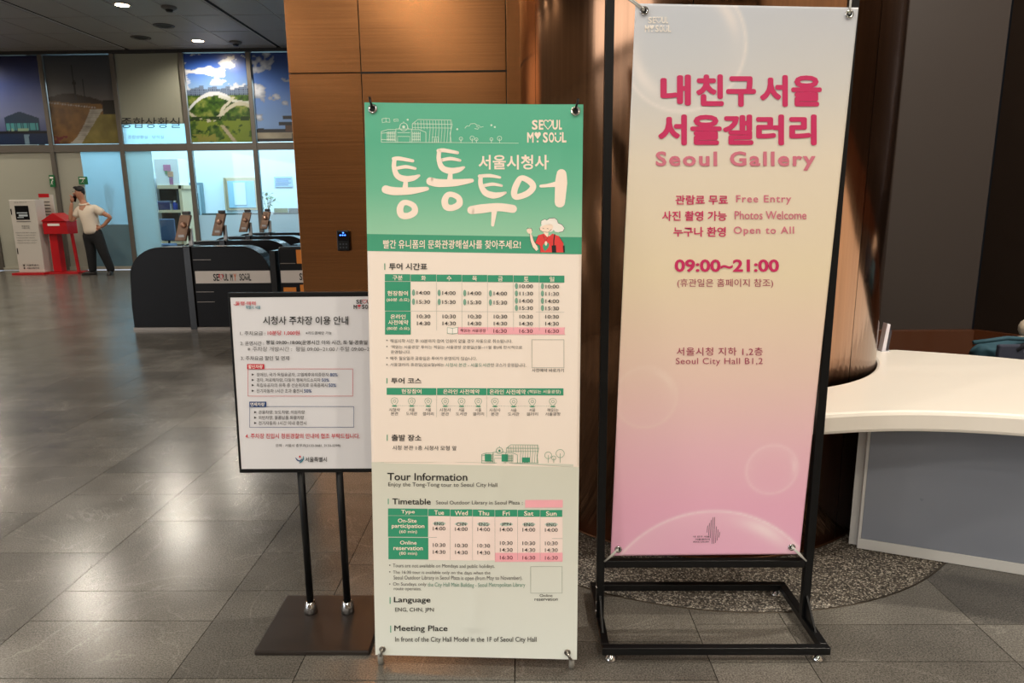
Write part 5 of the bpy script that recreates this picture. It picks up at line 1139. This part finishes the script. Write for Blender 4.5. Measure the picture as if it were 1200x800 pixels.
for i in (2, 3):
    c = Vector(cs[i]); f_ = onz(446, 779) if i == 2 else onz(670, 784); m = MB()
    m.tube([(f_.x, f_.y+.008, .0), (f_.x, f_.y+.004, .012), (f_.x, f_.y+.0, .036)], [.0085, .0095, .0085], 10); m.build('rubber_foot', RUB, xs2)
    m = MB(); m.tube([(f_.x, f_.y, .034), (f_.x*.5+c.x*.5, min(f_.y, c.y-.014), c.z-.012), c+Vector((0, -.010, .004)), c+Vector((0, .02, 0))], .0042, 8); m.build('hook', STEEL, xs2)

# ================================================================== PARKING NOTICE STAND
sp = thing('notice_stand', (-.698, 2.2, 0), 'black twin pole stand with the white parking notice', 'sign stand')
zA = ony(267, 343, 2.235); zB = ony(281, 554, 2.2); xc = -.698
tl, bl = Vector((-.962, 2.235, zA.z)), Vector((-.962, 2.2, zB.z)); trr, br = Vector((-.434, 2.235, zA.z)), Vector((-.434, 2.2, zB.z))
def slab(name, m_, du0, dv0, du1, dv1, y0_, y1_, bev=0.):
    # box in the leaning plane of the notice
    def P(u, v, o_): q = bl.lerp(br, u); t_ = tl.lerp(trr, u); r_ = q.lerp(t_, v); n_ = (trr-tl).cross(tl-bl).normalized(); n_ = -n_ if n_.y < 0 else n_; return r_+n_*o_
    vs = [P(u, v, o_) for o_ in (y0_, y1_) for v in (dv0, dv1) for u in (du0, du1)]
    return MB().add(vs, [(0, 2, 3, 1), (4, 5, 7, 6), (0, 1, 5, 4), (2, 6, 7, 3), (0, 4, 6, 2), (1, 3, 7, 5)]).build(name, m_, sp, bev)
slab('back_board', BLACK, 0.01, .01, .99, .99, .006, .02)
slab('frame_edge', BLACK, 0, 0, 1, .022, 0, .026, .002); slab('frame_edge', BLACK, 0, .975, 1, 1, 0, .026, .002); slab('frame_edge', BLACK, 0, .022, .014, .975, 0, .026, .002); slab('frame_edge', BLACK, .986, .022, 1, .975, 0, .026, .002)
slab('notice_sheet', mat('notice_paper', (222, 222, 226), .3, coat=.4), .014, .022, .986, .975, .002, .006)
SS = Surf(tl, trr, bl, br)
n_ = Pen(SS).frame(260, 330, 3.476)
n_.text('red', '동행·매력', 56, 80, 138, 96, .012); n_.text('teal', '특별시 서울', 98, 97, 158, 111, .012); n_.stroke('red', [(48, 92), (60, 96), (70, 88)], 2)
n_.text('head', '시청사 주차장 이용 안내', 168, 140, 515, 175, .012)
n_.text('ink', '1. 주차요금 :', 75, 201, 178, 218, .004); n_.text('red', '10분당 1,000원', 187, 199, 317, 218, .012); n_.text('ink', '※카드결제만 가능', 342, 202, 448, 215, .004)
n_.text('ink', '2. 운영시간 :', 76, 242, 172, 259, .004); n_.text('head', '평일 09:00~18:00(운영시간 이외 시간, 토·일·공휴일 무료)', 180, 238, 642, 258, .012); n_.text('grey', '※ 주차장 개방시간 :  평일 09:00~21:00 / 주말 09:00~21:00', 105, 264, 640, 283, .0)
n_.text('ink', '3. 주차요금 할인 및 면제', 78, 302, 275, 320, .004)
n_.rect('redbox', 103, 335, 173, 356, .0008); n_.text('wt', '할인차량', 108, 338, 167, 353, .012); n_.frame_rect('redbox', 106, 354, 534, 466, 1.6)
n_.rect('bluebox', 112, 488, 181, 510, .0008); n_.text('wt', '면제차량', 117, 491, 175, 506, .012); n_.frame_rect('bluebox', 113, 507, 538, 593, 1.6)
for s_, x1, y in (('장애인, 국가·독립유공자, 고엽제후유의증환자', 436, 370), ('경차, 저공해차량, 다둥이 행복카드소지자', 402, 392), ('독립유공자의 유족 중 선순위자로 유족증제시', 430, 413), ('전기자동차 1시간 초과 충전시', 330, 436)):
    n_.text('ink', s_, 142, y, x1, y+16, .004); n_.poly('ink', [(122, y+3), (132, y+8), (122, y+13)]); n_.text('blue', '80%' if y == 370 else '50%', x1+5, y+1, x1+36, y+15, .012)
for s_, x1, y in (('관용차량, 보도차량, 의원차량', 338, 523), ('외빈차량, 물품납품 화물차량', 335, 545), ('전기자동차 1시간 이내 충전시', 345, 567)): n_.text('ink', s_, 150, y, x1, y+16, .004); n_.poly('ink', [(132, y+3), (142, y+8), (132, y+13)])
n_.text('red', '4. 주차장 진입시 청원경찰의 안내에 협조 부탁드립니다.', 97, 617, 562, 638, .008); n_.text('ink', '문의 : 서울시 총무과(2133-5681, 2133-5598)', 220, 660, 483, 674, .004)
n_.text('head', '서울특별시', 340, 713, 428, 733, .012)
n_.stroke('blue', [(300, 716), (308, 726), (318, 730), (326, 722)], [2, 5, 5, 3]); n_.stroke('green', [(316, 738), (324, 732), (332, 722), (333, 710)], [2, 5, 5, 2]); n_.ell('red', 318, 712, 4, 4)
logo(n_, 'head', 'red', 537, 73, 622, 111, .012)
n_.build(sp, {'red': ('red_lettering', RED, 'red lettering'), 'teal': ('teal_lettering', TEAL, None), 'head': ('bold_lettering', INK, None), 'ink': ('lettering', mat('ink_soft', (48, 44, 44), .5), None), 'grey': ('grey_lettering', GREYINK, None), 'redbox': ('red_table', RED, None), 'bluebox': ('blue_table', NAVY, None), 'wt': ('tab_lettering', WHITE, None), 'blue': ('blue_lettering', NAVY, None), 'green': ('city_emblem', TEAL, None)})
for x in (-.765, -.632):
    MB().tube([(x, 2.236, .05), (x, 2.236, .64)], .0125, 14).build('pole', BLACK, sp)
    MB().lathe(x, 2.236, [(0, .016), (.024, .016), (.022, .04), (.0165, .062), (.0145, .064), (.0145, .05)], 20).build('chrome_socket', CHROME, sp)
MB().box(-.888, -.508, 2.015, 2.347, 0, .017, .004).build('base_plate', mat('base_brown_black', (38, 32, 29), .33), sp)
